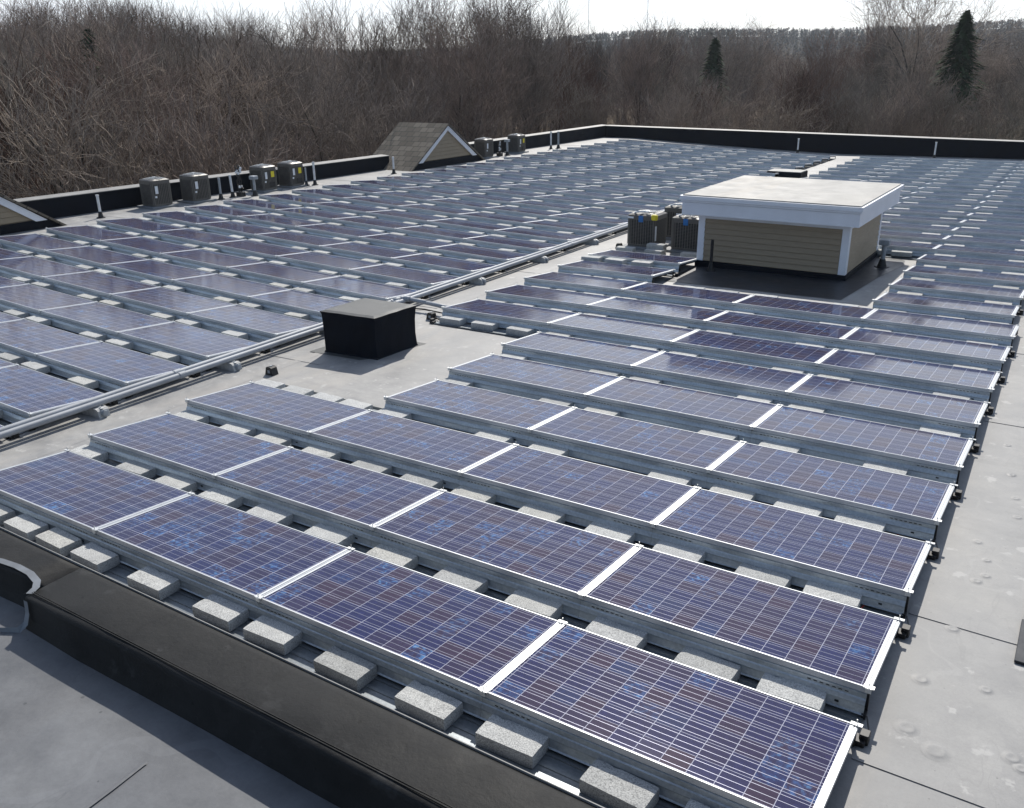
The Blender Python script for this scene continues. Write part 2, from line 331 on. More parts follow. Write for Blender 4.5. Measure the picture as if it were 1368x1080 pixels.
# round fastener plates telegraphing through the membrane
dim = [(.24, 1.27, .05), (.42, 1.15, .055), (.23, 1.8, .04), (.38, 3.28, .032), (.43, 3.4, .03), (.32, 2.51, .035), (.31, 3.95, .03), (.80, 1.32, .04), (.85, 1.25, .03), (.42, 5.54, .03), (.31, 6.32, .028), (.41, 3.66, .026), (.6, 1.9, .03), (.55, 4.6, .03), (-8.4, 2.6, .035), (-8.3, 1.2, .03), (-8.5, 4.4, .03), (.5, 5.0, .03), (.9, 2.2, .03)]
for k in range(26): dim.append((rnd.uniform(.25, 8), rnd.uniform(-1, 30), rnd.uniform(.025, .035)))
for (x, y, r) in dim:
    nn = 14; z = roofz(x, y); b = len(mb.v); prof = [(1.6, .0008), (1.15, .0018), (1.0, .0045), (.8, .006), (.45, .004), (.0, .003)]
    for (q, h) in prof[:-1]:
        for i in range(nn): t = 2*math.pi*i/nn; mb.v.append((x+q*r*math.cos(t), y+q*r*math.sin(t), z+h))
    mb.v.append((x, y, z+prof[-1][1]))
    for k in range(4):
        for i in range(nn): mb.f.append((b+k*nn+i, b+k*nn+(i+1) % nn, b+(k+1)*nn+(i+1) % nn, b+(k+1)*nn+i))
    for i in range(nn): mb.f.append((b+4*nn+i, b+4*nn+(i+1) % nn, b+5*nn))
bpart(mb, 'roof_membrane', M['roof'], True)
# outer walls
mb = MB()
mb.box(-21.78, -21.5, -12, 39.7, -7, .05).box(-21.5, 12.6, 39.42, 39.7, -7, -.45).box(12.6, 12.9, -12, 39.7, -7, -.3)
bpart(mb, 'wall', M['siding'])
# parapets: inner faces wrapped in black membrane, pale metal coping on top
def parap(segs, axis):
    for (a0, a1, z0, z1) in segs:
        k = max(2, int(abs(a1-a0)/2.4)); mb = MB(); cp = MB()
        for i in range(k):
            p, q = a0+(a1-a0)*i/k, a0+(a1-a0)*(i+1)/k; zp, zq = z0+(z1-z0)*i/k, z0+(z1-z0)*(i+1)/k
            wv = .012*math.sin(i*2.3); wv2 = .012*math.sin((i+1)*2.3)
            if axis == 'y':
                zb = min(roofz(-21.4, p), roofz(-21.4, q))-.1; prof = lambda t, z, wq: [(-21.4+wq, t, zb), (-21.4+wq*.4, t, z-.022), (-21.72, t, z-.022), (-21.72, t, zb)]
                cc = lambda t, z: [(-21.37, t, z-.022), (-21.37, t, z-.004), (-21.78, t, z+.02), (-21.78, t, z-.05)]
            else:
                zb = min(roofz(p, 39), roofz(q, 39))-.1; prof = lambda t, z, wq: [(t, 39.3-wq, zb), (t, 39.3-wq*.4, z-.022), (t, 39.62, z-.022), (t, 39.62, zb)]
                cc = lambda t, z: [(t, 39.27, z-.022), (t, 39.27, z-.004), (t, 39.68, z+.02), (t, 39.68, z-.05)]
            for (M_, fn, extra) in ((mb, prof, 1), (cp, cc, 0)):
                A = fn(p, zp, wv) if extra else fn(p, zp); B = fn(q, zq, wv2) if extra else fn(q, zq)
                b = len(M_.v); M_.v += A+B
                for s in range(4): M_.f.append((b+s, b+(s+1) % 4, b+4+(s+1) % 4, b+4+s))
                if i == 0: M_.f.append((b, b+1, b+2, b+3))
                if i == k-1: M_.f.append((b+7, b+6, b+5, b+4))
        bpart(mb, 'parapet', M['dark']); bpart(cp, 'coping', M['coping'])
parap([(8.0, 22.15, .60, .52), (26.0, 39.7, .54, .57)], 'y')
parap([(-21.34, 12.6, .565, .22)], 'x')
# base fillet strip of the far parapets
# ------------------------------------------------------------ solar panels
def slope_x(x0, y): return math.atan2(ref(x0+W, y)-ref(x0, y), W)
ct, st = math.cos(TH), math.sin(TH)
def tl(x, s, t): return (x, s*ct+t*st, -s*st+t*ct)
S = .975; XA, XB = .012, W-.012; RS, RL = .020, .010
def tbox(mb, x0, x1, s0, s1, t0, t1):
    b = len(mb.v); mb.v += [tl(x, s, t) for t in (t0, t1) for s in (s0, s1) for x in (x0, x1)]
    mb.f += [tuple(b+i for i in q) for q in ((0,2,3,1),(4,5,7,6),(0,1,5,4),(2,6,7,3),(0,4,6,2),(1,3,7,5))]
fr = MB()
tbox(fr, XA, XB, 0, RL, -.040, 0); tbox(fr, XA, XB, S-RL, S, -.040, 0); tbox(fr, XA, XA+RS, RL, S-RL, -.040, 0); tbox(fr, XB-RS, XB, RL, S-RL, -.040, 0)
me_frame = fr.mesh('frame', M['alu'])
gl = MB(); gl.poly([tl(XA+RS, RL, -.004), tl(XB-RS, RL, -.004), tl(XB-RS, S-RL, -.004), tl(XA+RS, S-RL, -.004)])
gl.poly([tl(XA+RS, RL, -.012), tl(XA+RS, S-RL, -.012), tl(XB-RS, S-RL, -.012), tl(XB-RS, RL, -.012)])
me_glass = gl.mesh('cell_glass', M['cells'])
uvl = me_glass.uv_layers.new(name='UVMap')
mu, mv = .10, .06
for k, q in enumerate([(-mu, -mv), (12+mu, -mv), (12+mu, 6+mv), (-mu, 6+mv), (-mu, -mv), (-mu, 6+mv), (12+mu, 6+mv), (12+mu, -mv)]): uvl.data[k].uv = q
rl = MB(); tbox(rl, -.0115, .0115, .004, S-.004, -.036, -.005); tbox(rl, -.004, .004, .002, S-.002, -.0045, -.001); me_rail = rl.mesh('rail_cover', M['alu'])
# folded steel wind deflector hanging from the upper edge
prof = [(.004, -.042), (-.010, -.044), (-.012, -.078), (-.020, -.084), (-.034, -.112), (-.034, -.118), (-.026, -.124), (-.040, -.168), (-.052, -.172), (-.050, -.176)]
de = MB(); de.sheet(prof, -.002, W-.004, 6)
sl = MB()
for x0 in (.09, W-.36):
    for k in range(7): sl.box(x0+k*.038, x0+k*.038+.022, -.0136, -.0118, -.066, -.060)
sl.box(.30, .335, -.0385, -.034, -.146, -.134); sl.box(W-.18, W-.155, -.0385, -.034, -.146, -.134)
nf = len(de.f); b_ = len(de.v); de.v += sl.v; de.f += [tuple(i+b_ for i in q) for q in sl.f]
me_defl = de.mesh('wind_deflector', M['galv']); me_defl.materials.append(M['black'])
for p_ in me_defl.polygons[nf:]: p_.material_index = 1
# ballast tray under the gap in front of the panel
tp = [(-.300, .018), (-.296, .018), (-.294, .004), (-.262, .004), (-.258, .012), (-.232, .012), (-.228, .004), (-.17, .004), (-.166, .010), (-.14, .010), (-.136, .004), (-.08, .004), (-.076, .012), (-.04, .012), (-.036, .004), (.06, .004), (.062, .03)]
tr = MB(); tr.sheet([(y, z-.206) for y, z in tp], 0.0, W, 2); me_tray = tr.mesh('ballast_tray', M['tray'])
cl = MB(); cl.box(-.032, .032, -.012, .022, -.001, .006); cl.box(-.018, .018, -.016, -.010, -.03, .004); cl.tube((0, -.002, .004), (0, -.002, .034), .0035, n=6); me_clampn = cl.mesh('clamp', M['clamp'])
cl = MB()
tbox(cl, -.034, .034, S-.02, S+.012, -.001, .006); b0 = tl(0, S+.002, .004); cl.tube(b0, (b0[0], b0[1], b0[2]+.03), .0035, n=6); me_clampf = cl.mesh('clamp', M['clamp'])
# black end bracket at the open end of a row
eb = MB(); eb.box(-.012, .010, .000, .022, -.207, -.045); eb.box(-.014, .012, -.05, .012, -.20, -.165); eb.box(-.02, .06, -.30, -.22, -.208, -.170, .006); eb.box(.02, .075, -.27, -.20, -.208, -.140, .006)
tbox(eb, -.010, .008, .05, S-.05, -.060, -.042); eb.box(-.010, .010, .93, .952, -.207, -.11); eb.path([(.045, -.24, -.16), (.055, -.16, -.175), (.02, -.05, -.17)], .005, 6)
me_bracket = eb.mesh('end_bracket', M['black'])
ce = MB(); ce.path([(W-.27, .02, -.19), (W-.275, -.05, -.185), (W-.30, -.16, -.195), (W-.33, -.27, -.20)], .0045, 5); me_cable = ce.mesh('cable', M['red'])
panels = []
def panel(side, j, i):
    """side R or L, j row from the front, i place counted from the right end (0 = rightmost)"""
    x0 = (0 if side == 'R' else X0)-(i+1)*W; y = j*PITCH+(0 if side == 'R' else Y0)
    if side == 'R' and 9 <= j <= 12 and i == 0: x0 -= .10
    root = empty('solar_module', (x0, y, ref(x0, y))); root.rotation_euler = (0, -slope_x(x0, y), 0)
    panels.append((root, side, j, i))
    put('frame', me_frame, root); put('cell_glass', me_glass, root); put('wind_deflector', me_defl, root); put('ballast_tray', me_tray, root); put('rail_cover', me_rail, root)
    near = y < 14
    if near: put('clamp', me_clampn, root); put('clamp', me_clampf, root)
    return root
ROWR = {}
for j in range(30):
    if j <= 2 or 6 <= j <= 8: cols = [0, 1, 2, 3]
    elif 3 <= j <= 5: cols = [0, 1, 2]
    elif j in (9, 10): cols = [0, 3]
    elif j in (11, 12): cols = [0]
    elif j in (13, 14): cols = [0, 1]
    else: cols = [0, 1, 2, 3]
    ROWR[j] = cols
    for i in cols:
        r = panel('R', j, i); xw = r.location.x; near = r.location.y < 14
        if (i-1) not in cols:
            put('rail_cover', me_rail, r, (W, 0, 0))
            if near: put('clamp', me_clampn, r, (W, 0, 0)); put('clamp', me_clampf, r, (W, 0, 0))
            put('end_bracket', me_bracket, r, (W, 0, 0))
            if near and j in (0, 1, 2, 3, 6) and i == 0: put('cable', me_cable, r)
        if (i+1) not in cols: put('end_bracket', me_bracket, r, (0, 0, 0)).scale = (-1, 1, 1)
ROWL = {}
for j in range(-1, 29):
    cols = [0] if j == -1 else [0, 1, 2, 3, 4]
    ROWL[j] = cols
    for i in cols:
        r = panel('L', j, i)
        if i == 0:
            put('rail_cover', me_rail, r, (W, 0, 0)); put('end_bracket', me_bracket, r, (W, 0, 0))
            if r.location.y < 14: put('clamp', me_clampn, r, (W, 0, 0)); put('clamp', me_clampf, r, (W, 0, 0)); put('cable', me_cable, r)
        if i == 4: put('end_bracket', me_bracket, r).scale = (-1, 1, 1)
for (root, side, j, i) in panels:
    row = ORD[j+1] if side == 'R' else ORD[j+2]
    if side == 'R':
        pos = 'rightmost' if i == 0 else ORD[i+1]+' from right'
        if j in (9, 10) and i == 3: lab = 'blue solar panel standing alone in front of the condensers, %s row of right array' % row
        else: lab = 'blue solar panel, %s in the %s row of the right array' % (pos, row)
    else:
        pos = 'next to the conduits' if i == 0 else ORD[i+1]+' from the conduits'
        lab = 'blue solar panel, %s, in the %s row of the left array' % (pos, row)
    tag(root, lab, 'solar panel', 'solar panels of the %s array' % ('right' if side == 'R' else 'left'))
# ------------------------------------------------------------ concrete ballast blocks
BW, BD, BH = .395, .195, .092
def chipped(seed):
    rg = random.Random(seed); mb = MB(); nx_, ny_, nz_ = 10, 5, 3; idx = {}
    for i in range(nx_+1):
        for j in range(ny_+1):
            for k in range(nz_+1):
                if i in (0, nx_) or j in (0, ny_) or k in (0, nz_):
                    e = (i in (0, nx_))+(j in (0, ny_))+(k in (0, nz_)); p = [BW*i/nx_, -BD+BD*j/ny_, BH*k/nz_]
                    c = (BW/2, -BD/2, BH/2); ins = (0, 0, .0018, .0035)[e]+(rg.uniform(.002, .007) if e >= 2 and k == nz_ and rg.random() < .07 else 0)
                    for a in range(3):
                        if (i in (0, nx_), j in (0, ny_), k in (0, nz_))[a]: p[a] += (ins if p[a] < c[a] else -ins)+rg.uniform(-.0009, .0009)
                    if k == 0: p[2] = 0
                    idx[(i, j, k)] = len(mb.v); mb.v.append(tuple(p))
    for i in range(nx_):
        for j in range(ny_):
            mb.f.append((idx[i, j, nz_], idx[i+1, j, nz_], idx[i+1, j+1, nz_], idx[i, j+1, nz_])); mb.f.append((idx[i, j+1, 0], idx[i+1, j+1, 0], idx[i+1, j, 0], idx[i, j, 0]))
    for i in range(nx_):
        for k in range(nz_):
            mb.f.append((idx[i, 0, k], idx[i+1, 0, k], idx[i+1, 0, k+1], idx[i, 0, k+1])); mb.f.append((idx[i, ny_, k+1], idx[i+1, ny_, k+1], idx[i+1, ny_, k], idx[i, ny_, k]))
    for j in range(ny_):
        for k in range(nz_):
            mb.f.append((idx[nx_, j, k], idx[nx_, j+1, k], idx[nx_, j+1, k+1], idx[nx_, j, k+1])); mb.f.append((idx[0, j, k+1], idx[0, j+1, k+1], idx[0, j+1, k], idx[0, j, k]))
    return mb.mesh('concrete_block', M['block'])
me_blocks = [chipped(k) for k in range(8)]
spots = []                                        # x, y of back-left corner, z extra, label
RG = {0: [-7.5, -6.98, -6.48, -5.97, -5.22, -4.44, -3.9, -3.2, -2.5, -1.89, -1.18, -.62], 1: [-7.98, -7.19, -6.56, -5.93, -5.27, -4.55, -3.85, -3.16, -2.51, -1.83, -1.16, -.62],
 2: [-7.9, -7.13, -6.56, -5.86, -5.16, -4.54, -3.93, -3.19, -2.52, -1.9, -1.2, -.69], 3: [-7.98, -7.48, -6.96, -6.5, -5.92, -4.53, -3.86, -2.52, -1.9, -1.29, -.77],
 4: [-5.93, -4.5, -3.88, -2.5, -1.84, -.82], 5: [-5.9, -4.5, -3.92, -2.52, -1.92, -.52], 6: [-7.83, -7.22, -6.55, -5.9, -4.52, -3.93, -2.5, -1.92, -.58], 7: [-7.85, -7.29, -6.56, -5.94, -4.58, -3.88, -2.56, -1.9, -.54],
 8: [-7.7, -7.18, -6.62, -6.0, -4.62, -3.98, -2.57, -1.93, -.54], 9: [-7.55, -7.1, -6.6, -5.3, -4.68, -4.0, -2.68, -1.96, -1.12, -.52]}
for g_, l in RG.items():
    for k, x in enumerate(sorted(l)): spots.append((x, g_*PITCH-.035, 0, 'R', g_, k, len(l)))
def gapx(cols, w0):
    out = []
    for s in sorted({-(i+1) for i in cols}|{-i for i in cols}):
        left, right = (-s) in cols, (-s-1) in cols
        L, Rr = (-(s)) in [c for c in cols], 0
        x = w0+s*W
        if (-s) in cols: out.append(x-.60)                # panel ends here, block to the left of the seam
        if (-s-1) in cols: out.append(x+.05)
    return sorted(out)
for j in range(10, 30):
    cols = ROWR[j]; l = gapx([c for c in cols], 0)
    if j in (10, 11): l = [-1.93, -.6]
    if j == 12: l = [-1.93, -1.3, -.6]
    if j == 13: l = [-3.3, -2.75, -1.93, -.6]
    for k, x in enumerate(l): spots.append((x, j*PITCH-.03, .025, 'R', j, k, len(l)))
for j in range(0, 29):
    if j == 0: l = [X0-.92]
    else:
        l = []
        for i in range(0, 5):
            x = X0-(i+1)*W
            if i < 4: l += [x-.66, x-.04]
            else: l += [x+.05]
        l.append(X0-.92)
    l = [x for x in sorted(l)]
    for k, x in enumerate(l): spots.append((x+rnd.uniform(-.03, .03), Y0+j*PITCH-.03, .03, 'L', j, k, len(l)))
cnt = []
for s in spots:
    d = (Vector((s[0], s[1], 0))-Vector((CP.x, CP.y, 0))); dep = d.dot(Vector((CF.x, CF.y, 0)).normalized()); cnt.append((dep, s))
cnt.sort(key=lambda q: q[0])
def place_block(x, y, dz, lab, name='concrete_block'):
    o = put(name, rnd.choice(me_blocks), None, (x, y, roofz(x, y)+.013+dz)); o.rotation_euler = (0, -slope_x(x, y), rnd.uniform(-.05, .05))
    return tag(o, lab, 'concrete block', 'concrete ballast blocks on the rack trays')
NB = 290
for dep, (x, y, dz, side, j, k, nn) in cnt[:NB]:
    if side == 'R':
        wh = 'in front of the first row' if j == 0 else 'behind the %s row' % ORD[j]
        lab = 'grey ballast block, %s from right, %s of right array' % (ORD[nn-k], wh)
    else:
        wh = 'in front of the second row' if j == 0 else 'before the %s row' % ORD[j+2]
        lab = 'grey ballast block, %s from the conduits, %s of left array' % (ORD[nn-k], wh)
    place_block(x, y, dz, lab)
far = MB()
for dep, (x, y, dz, side, j, k, nn) in cnt[NB:]:
    z = roofz(x, y)+.013+dz; far.box(x, x+BW, y-BD, y, z, z+BH, .004)
tag(far.build('concrete_blocks', M['block']), 'far rows of pale ballast blocks in the gaps between distant panel rows', 'concrete blocks', None, 'stuff')
yb = 10*PITCH-.03
for k, x in enumerate((-8.0, -7.45, -6.88)):
    place_block(x, yb, 0.0, 'lower ballast block, %s from left, of stacked pairs in front of the condensers' % ORD[k+1])
    place_block(x+.01, yb-.005, BH+.001, 'upper ballast block, %s from left, of stacked pairs in front of the condensers' % ORD[k+1])
for k, x in enumerate((-8.05, -7.35, -6.55)):
    place_block(x, 14.12, 0.0, 'flat ballast block at the foot of the condensers, %s from left' % ORD[k+1])
place_block(-7.40, 14.30, .093, 'single raised ballast block standing between the two front condensers')
place_block(-7.40, 14.30, 0.0, 'lowest ballast block under the raised one between the front condensers')
# ------------------------------------------------------------ black rubber feet
def rubber_foot(x, y, lab, tail=False):
    t = empty('rubber_foot', (x, y, roofz(x, y)), 0, lab, 'rubber foot', 'black rubber rack feet')
    mb = MB(); mb.prism([(-.075, 0), (.075, 0), (.05, .10), (.03, .115), (-.03, .115), (-.05, .10)], -.05, .05, 'y'); mb.build('pad', M['black'], t)
    mb = MB(); mb.tube((0, 0, .112), (0, 0, .122), .018, n=10); mb.box(-.02, .02, -.054, -.048, .03, .07); mb.build('bolt', M['lead'], t)
    if tail: MB().path([(.06, 0, .04), (.2, -.03, .02), (.34, -.06, .03)], .012, 6).build('strap', M['black'], t)
rubber_foot(-8.26, 4.10, 'black rubber foot standing past the third row beside four blocks')
rubber_foot(-8.12, 7.42, 'black rubber foot with strap beside the black curb box', True)
rubber_foot(-8.17, 14.35, 'small black rubber foot left of the nearest condenser')
tray = MB(); tray.sheet([(y, z-.206+ref(-7, 3.74)) for y, z in tp], -8.05, -5.95, 2); o = tray.build('ballast_tray', M['tray']); o.location = (0, 3*PITCH, 0); tag(o, 'galvanized ballast tray with four blocks behind the left end of the third row', 'ballast tray')
tray = MB(); tray.sheet([(y, z-.206+ref(-4, 11)) for y, z in tp], -5.9, -2.0, 2); o = tray.build('ballast_tray', M['tray']); o.location = (0, 9*PITCH, 0); tag(o, 'long galvanized ballast tray on the black apron before the penthouse', 'ballast tray')
# ------------------------------------------------------------ conduits
def zc(x, y): return roofz(x, y)+.145
cpts = [(-8.975-.0022*y, y) for y in (-1.2, 5, 11, 17, 23, 27.8)]
for k, off in enumerate((-.05, .05)):
    t = empty('conduit', (-9.03, 0, roofz(-9.03, 0)), 0, ['long grey conduit running beside the left array, the one nearer its panels', 'long grey conduit running beside the left array, the one nearer the walkway'][k], 'conduit', 'paired conduits along the walkway')
    mb = MB(); cp_ = [(x+off+9.03, y, zc(x, y)+(.012 if k == 0 else 0)-t.location.z) for x, y in cpts]; mb.tube(cp_[0], cp_[-1], .038, .038, 18, cap=False); mb.build('pipe', M['conduit'], t, True)
    for y in (3.2, 7.55, 13.6, 19.6):
        x = -8.975-.0022*y; MB().tube((x+off+9.03, y-.05, zc(x, y)+(.012 if k == 0 else 0)-t.location.z), (x+off+9.03, y+.05, zc(x, y)+(.012 if k == 0 else 0)-t.location.z), .045, n=18).build('coupling', M['conduit'], t)
t = empty('branch_conduit', (-9.1, 7.8, roofz(-9.1, 7.8)), 0, 'short grey conduit branching off behind the black curb box toward the right array', 'conduit')
z0 = .17; MB().path([(.06, -.25, z0), (.10, -.10, z0+.01), (.20, 0, z0), (.62, -.03, z0-.01), (1.2, -.10, z0-.02)], .036, 12).build('pipe', M['conduit'], t, True)
MB().tube((.14, -.06, z0), (.24, .02, z0), .05, n=12).build('coupling', M['conduit'], t, True)
MB().path([(.02, -.22, .06), (.5, .05, .015), (1.1, -.02, .015)], .012, 6).build('cable', M['black'], t)
SUP = [1.97, 3.99, 6.0, 9.94, 12.26, 14.55, 17.3, 20.2, 23.2, 26.2]
for k, y in enumerate(SUP):
    x = -8.975-.0022*y
    t = empty('pipe_support', (x, y, roofz(x, y)), 0, 'pale block support under the paired conduits, %s from the front' % ORD[k+1], 'pipe support', 'pipe supports under the conduits')
    mb = MB(); mb.prism([(-.19, 0), (.19, 0), (.17, .085), (.14, .108), (-.14, .108), (-.17, .085)], -.07, .07, 'y'); mb.build('block', M['support'], t)
    mb = MB(); mb.tube((.192, 0, .055), (.215, 0, .055), .038, .034, 12); mb.tube((.18, 0, .055), (.2, 0, .055), .045, n=12); mb.build('end_cap', M['lead'], t)
    mb = MB(); mb.box(-.17, .17, -.02, .02, .1085, .112); [mb.tube((q, 0, .10), (q, 0, .13), .008, n=6) for q in (-.12, .005, .125)]; mb.build('strut', M['clamp'], t)
# ------------------------------------------------------------ black curb box on the walkway
def quadbox(mb, base, top):
    b = len(mb.v); mb.v += base+top
    for i in range(4): mb.f.append((b+i, b+(i+1) % 4, b+4+(i+1) % 4, b+4+i))
t = empty('curb_box', (-7.9, 5.68, roofz(-7.9, 5.68)), 0, 'large black membrane-wrapped box with flat grey top on the walkway', 'roof curb')
X = [(-.45, -.47), (.46, -.385), (.50, .455), (-.42, .40)]
def wob(px, k, s=6):
    out = []
    for a in range(4):
        p, q = px[a], px[(a+1) % 4]
        for i in range(s): u = i/s; out.append((p[0]+(q[0]-p[0])*u+.006*math.sin(i*2.7+a+k), p[1]+(q[1]-p[1])*u+.006*math.sin(i*1.9+k*2)))
    return out
mb = MB(); hs = [(0, 1.03), (.03, 1.0), (.2, .992), (.4, .995), (.56, 1.01), (.606, 1.035)]; rings = []
for k, (h, sc) in enumerate(hs): rings.append([(x*sc, y*sc, h) for x, y in wob(X, k)])
nn = len(rings[0])
for r_ in rings: mb.v += r_
for k in range(len(hs)-1):
    for i in range(nn): mb.f.append((k*nn+i, k*nn+(i+1) % nn, (k+1)*nn+(i+1) % nn, (k+1)*nn+i))
mb.build('box_side', M['dark'], t)
mb = MB(); tp2 = [(x*1.04, y*1.04, .607) for x, y in wob(X, 5)]; mb.v += tp2+[(x*.9, y*.9, .622) for x, y in wob(X, 5)]
for i in range(nn): mb.f.append((i, (i+1) % nn, nn+(i+1) % nn, nn+i))
mb.f.append(tuple(nn+i for i in range(nn))); mb.build('box_top', M['boxtop'], t)
mb = MB()
FL = [(-.66, -.58), (.60, -.50), (.66, .60), (-.56, .54)]; mb.v += [(x, y, .004) for x, y in FL]+[(x*1.02, y*1.02, .0045) for x, y in X]
for i in range(4): mb.f.append((i, (i+1) % 4, 4+(i+1) % 4, 4+i))
mb.build('flange', M['boxtop'], t)
# far small vent box
t = empty('low_curb_box', (-8.98, 29.6, roofz(-8.98, 29.6)), 0, 'low black curb box with pale lid beyond the penthouse', 'roof curb')
MB().box(-.62, .62, -.45, .45, 0, .20, .01).build('box_side', M['dark'], t); MB().box(-.60, .60, -.43, .43, .202, .225, .01).build('lid', M['hutroof'], t)
# ------------------------------------------------------------ penthouse hut
hx0, hx1, hy0, hy1 = -5.92, -3.06, 13.36, 16.10
hz = -.33
hut = empty('roof_penthouse', (hx0, hy0, hz), 0, 'tan clapboard penthouse with white corner boards and flat overhanging pale roof', 'penthouse')
hw, hd = hx1-hx0, hy1-hy0
def clap(mb, x0, y0, x1, y1, z0, z1, n_, out):
    """overlapping boards on a wall from (x0,y0) to (x1,y1); out = outward normal"""
    h = (z1-z0)/n_
    for k in range(n_):
        a, b_ = z0+k*h+.011, z0+(k+1)*h; ox, oy = out; q = .026; r0 = .002
        mb.poly([(x0+ox*q, y0+oy*q, a), (x1+ox*q, y1+oy*q, a), (x1+ox*r0, y1+oy*r0, b_), (x0+ox*r0, y0+oy*r0, b_)])
        mb.poly([(x0, y0, a), (x1, y1, a), (x1+ox*q, y1+oy*q, a), (x0+ox*q, y0+oy*q, a)])
mb = MB(); mb.box(0, hw, 0, hd, .12, 1.20); mb.build('wall', M['siding'], hut)
mb = MB(); clap(mb, .10, 0, hw-.12, 0, .16, 1.02, 8, (0, -1)); clap(mb, hw, .12, hw, hd-.1, .16, 1.02, 8, (1, 0)); clap(mb, 0, .12, 0, hd-.1, .16, 1.02, 8, (-1, 0)); mb.build('clapboard', M['siding'], hut)
def post(x, y): return MB().box(x-.0, x+.135, y-.0, y+.135, .16, 1.10, .004).build('corner_board', M['white'], hut)
post(-.025, -.025); post(hw-.11, -.025); post(hw-.11, hd-.11); post(-.025, hd-.11)
mb = MB(); mb.box(.111, hw-.111, -.022, .0, 1.0, 1.10); mb.box(hw, hw+.022, .111, hd-.111, 1.0, 1.10); mb.build('frieze_board', M['white'], hut)
mb = MB(); mb.box(-.05, hw+.05, -.05, hd+.05, 0, .158, .012); mb.build('base_flashing', M['dark'], hut)
rx0, rx1, ry0, ry1 = -.28, hw+.22, -.30, hd+.52
mb = MB(); mb.box(rx0+.02, rx1-.02, ry0+.02, ry1-.02, 1.102, 1.44); mb.build('roof_box', M['white'], hut)
mb = MB(); zt = 1.44
for (a, b_, c_, d_) in ((rx0, rx1, ry0, ry0+.02), (rx0, rx1, ry1-.02, ry1), (rx0, rx0+.02, ry0+.02, ry1-.02), (rx1-.02, rx1, ry0+.02, ry1-.02)): mb.box(a, b_, c_, d_, 1.095, 1.33)
mb.build('fascia', M['white'], hut)
mb = MB()
for (a, b_, c_, d_) in ((rx0-.02, rx1+.02, ry0-.02, ry0+.04), (rx0-.02, rx1+.02, ry1-.04, ry1+.02), (rx0-.02, rx0+.04, ry0+.04, ry1-.04), (rx1-.04, rx1+.02, ry0+.04, ry1-.04)): mb.box(a, b_, c_, d_, 1.338, 1.372)
for (a, b_, c_, d_) in ((rx0-.045, rx1+.045, ry0-.045, ry0+.04), (rx0-.045, rx1+.045, ry1-.04, ry1+.045), (rx0-.045, rx0+.04, ry0+.04, ry1-.04), (rx1-.04, rx1+.045, ry0+.04, ry1-.04)): mb.box(a, b_, c_, d_, 1.378, 1.455)
mb.build('gravel_stop', M['white'], hut)
MB().box(rx0+.0, rx1-.0, ry0+.0, ry1-.0, 1.4555, 1.475, .01).build('roof', M['hutroof'], hut)
mb = MB(); 
ap = [(-5.95, 11.75), (-2.72, 11.80), (-2.55, 13.9), (-2.35, 15.2), (-2.42, 15.75), (-2.8, 16.05), (-3.09, 16.12), (-5.95, 16.12)]
mb.poly([(x, y, roofz(x, y)+.006) for x, y in ap]); o = mb.build('roof_apron', M['apron']); tag(o, 'smooth black membrane apron laid round the foot of the penthouse', 'membrane patch')
# ------------------------------------------------------------ gable dormers on the left edge
def dormer(yc, lab):
    t = empty('gable_dormer', (-20.2, yc, .02), 0, lab, 'gable dormer')
    za, hs_ = 1.53, 2.30; xf, xb = 0.0, -2.25
    def uvq(mb_obj, quads):
        me = mb_obj.data; uv = me.uv_layers.new(name='UVMap')
        for p in me.polygons:
            for li in p.loop_indices:
                v = me.vertices[me.loops[li].vertex_index].co; uv.data[li].uv = (v.x*.5, math.hypot(v.y, za-v.z)*.5)
    mb = MB()
    for s in (-1, 1):
        e = s*(hs_+.08); ze = za-(hs_+.08)*za/hs_
        q = [(xf+.10, 0, za), (xb, 0, za), (xb, e, max(ze, -.0)), (xf+.10, e, max(ze, -.0))]
        if s < 0: q.reverse()
        mb.poly(q); mb.poly([(a, b, c-.06) for a, b, c in reversed(q)])
        for (i, k) in ((0, 1), (1, 2), (2, 3), (3, 0)): mb.poly([q[i], (q[i][0], q[i][1], q[i][2]-.06), (q[k][0], q[k][1], q[k][2]-.06), q[k]])
    o = mb.build('roof', M['shingle'], t); uvq(o, None)
    mb = MB(); mb.prism([(-hs_+.1, 0), (hs_-.1, 0), (0, za-.10)], xb+.05, xf-.02, 'x'); mb.build('wall', M['siding'], t)
    mb = MB(); nb = 9
    for k in range(nb):
        z0_, z1_ = .28+k*.13+.012, .28+(k+1)*.13
        if z1_ > za-.12: break
        def hw_(z): return max(.02, hs_*(1-z/za)-.06)
        mb.poly([(.012, -hw_(z0_), z0_), (.012, hw_(z0_), z0_), (-.004, hw_(z1_), z1_), (-.004, -hw_(z1_), z1_)]); mb.poly([(-.015, -hw_(z0_), z0_), (-.015, hw_(z0_), z0_), (.012, hw_(z0_), z0_), (.012, -hw_(z0_), z0_)])
    mb.build('clapboard', M['siding'], t)
    for s in (-1, 1):
        mb = MB(); al = math.atan2(za, hs_); nx_, nz_ = math.sin(al), -math.cos(al); wd = .155; zl = .30; yl = hs_*(1-zl/za)
        A = (0, za-.055); B = (yl, zl-.055)
        pr = [(s*A[0], A[1]), (s*B[0], B[1]), (s*(B[0]-wd/math.sin(al)), B[1]), (0, A[1]-wd/math.cos(al))]
        if s < 0: pr.reverse()
        mb.prism(pr, .013, .055, 'x'); mb.build('rake_board', M['white'], t)
    mb = MB(); mb.prism([(-hs_-.05, 0), (hs_+.05, 0), (hs_*(1-.27/za)+.0, .27), (-hs_*(1-.27/za)-.0, .27)], .0, .03, 'x'); mb.build('base_flashing', M['dark'], t)
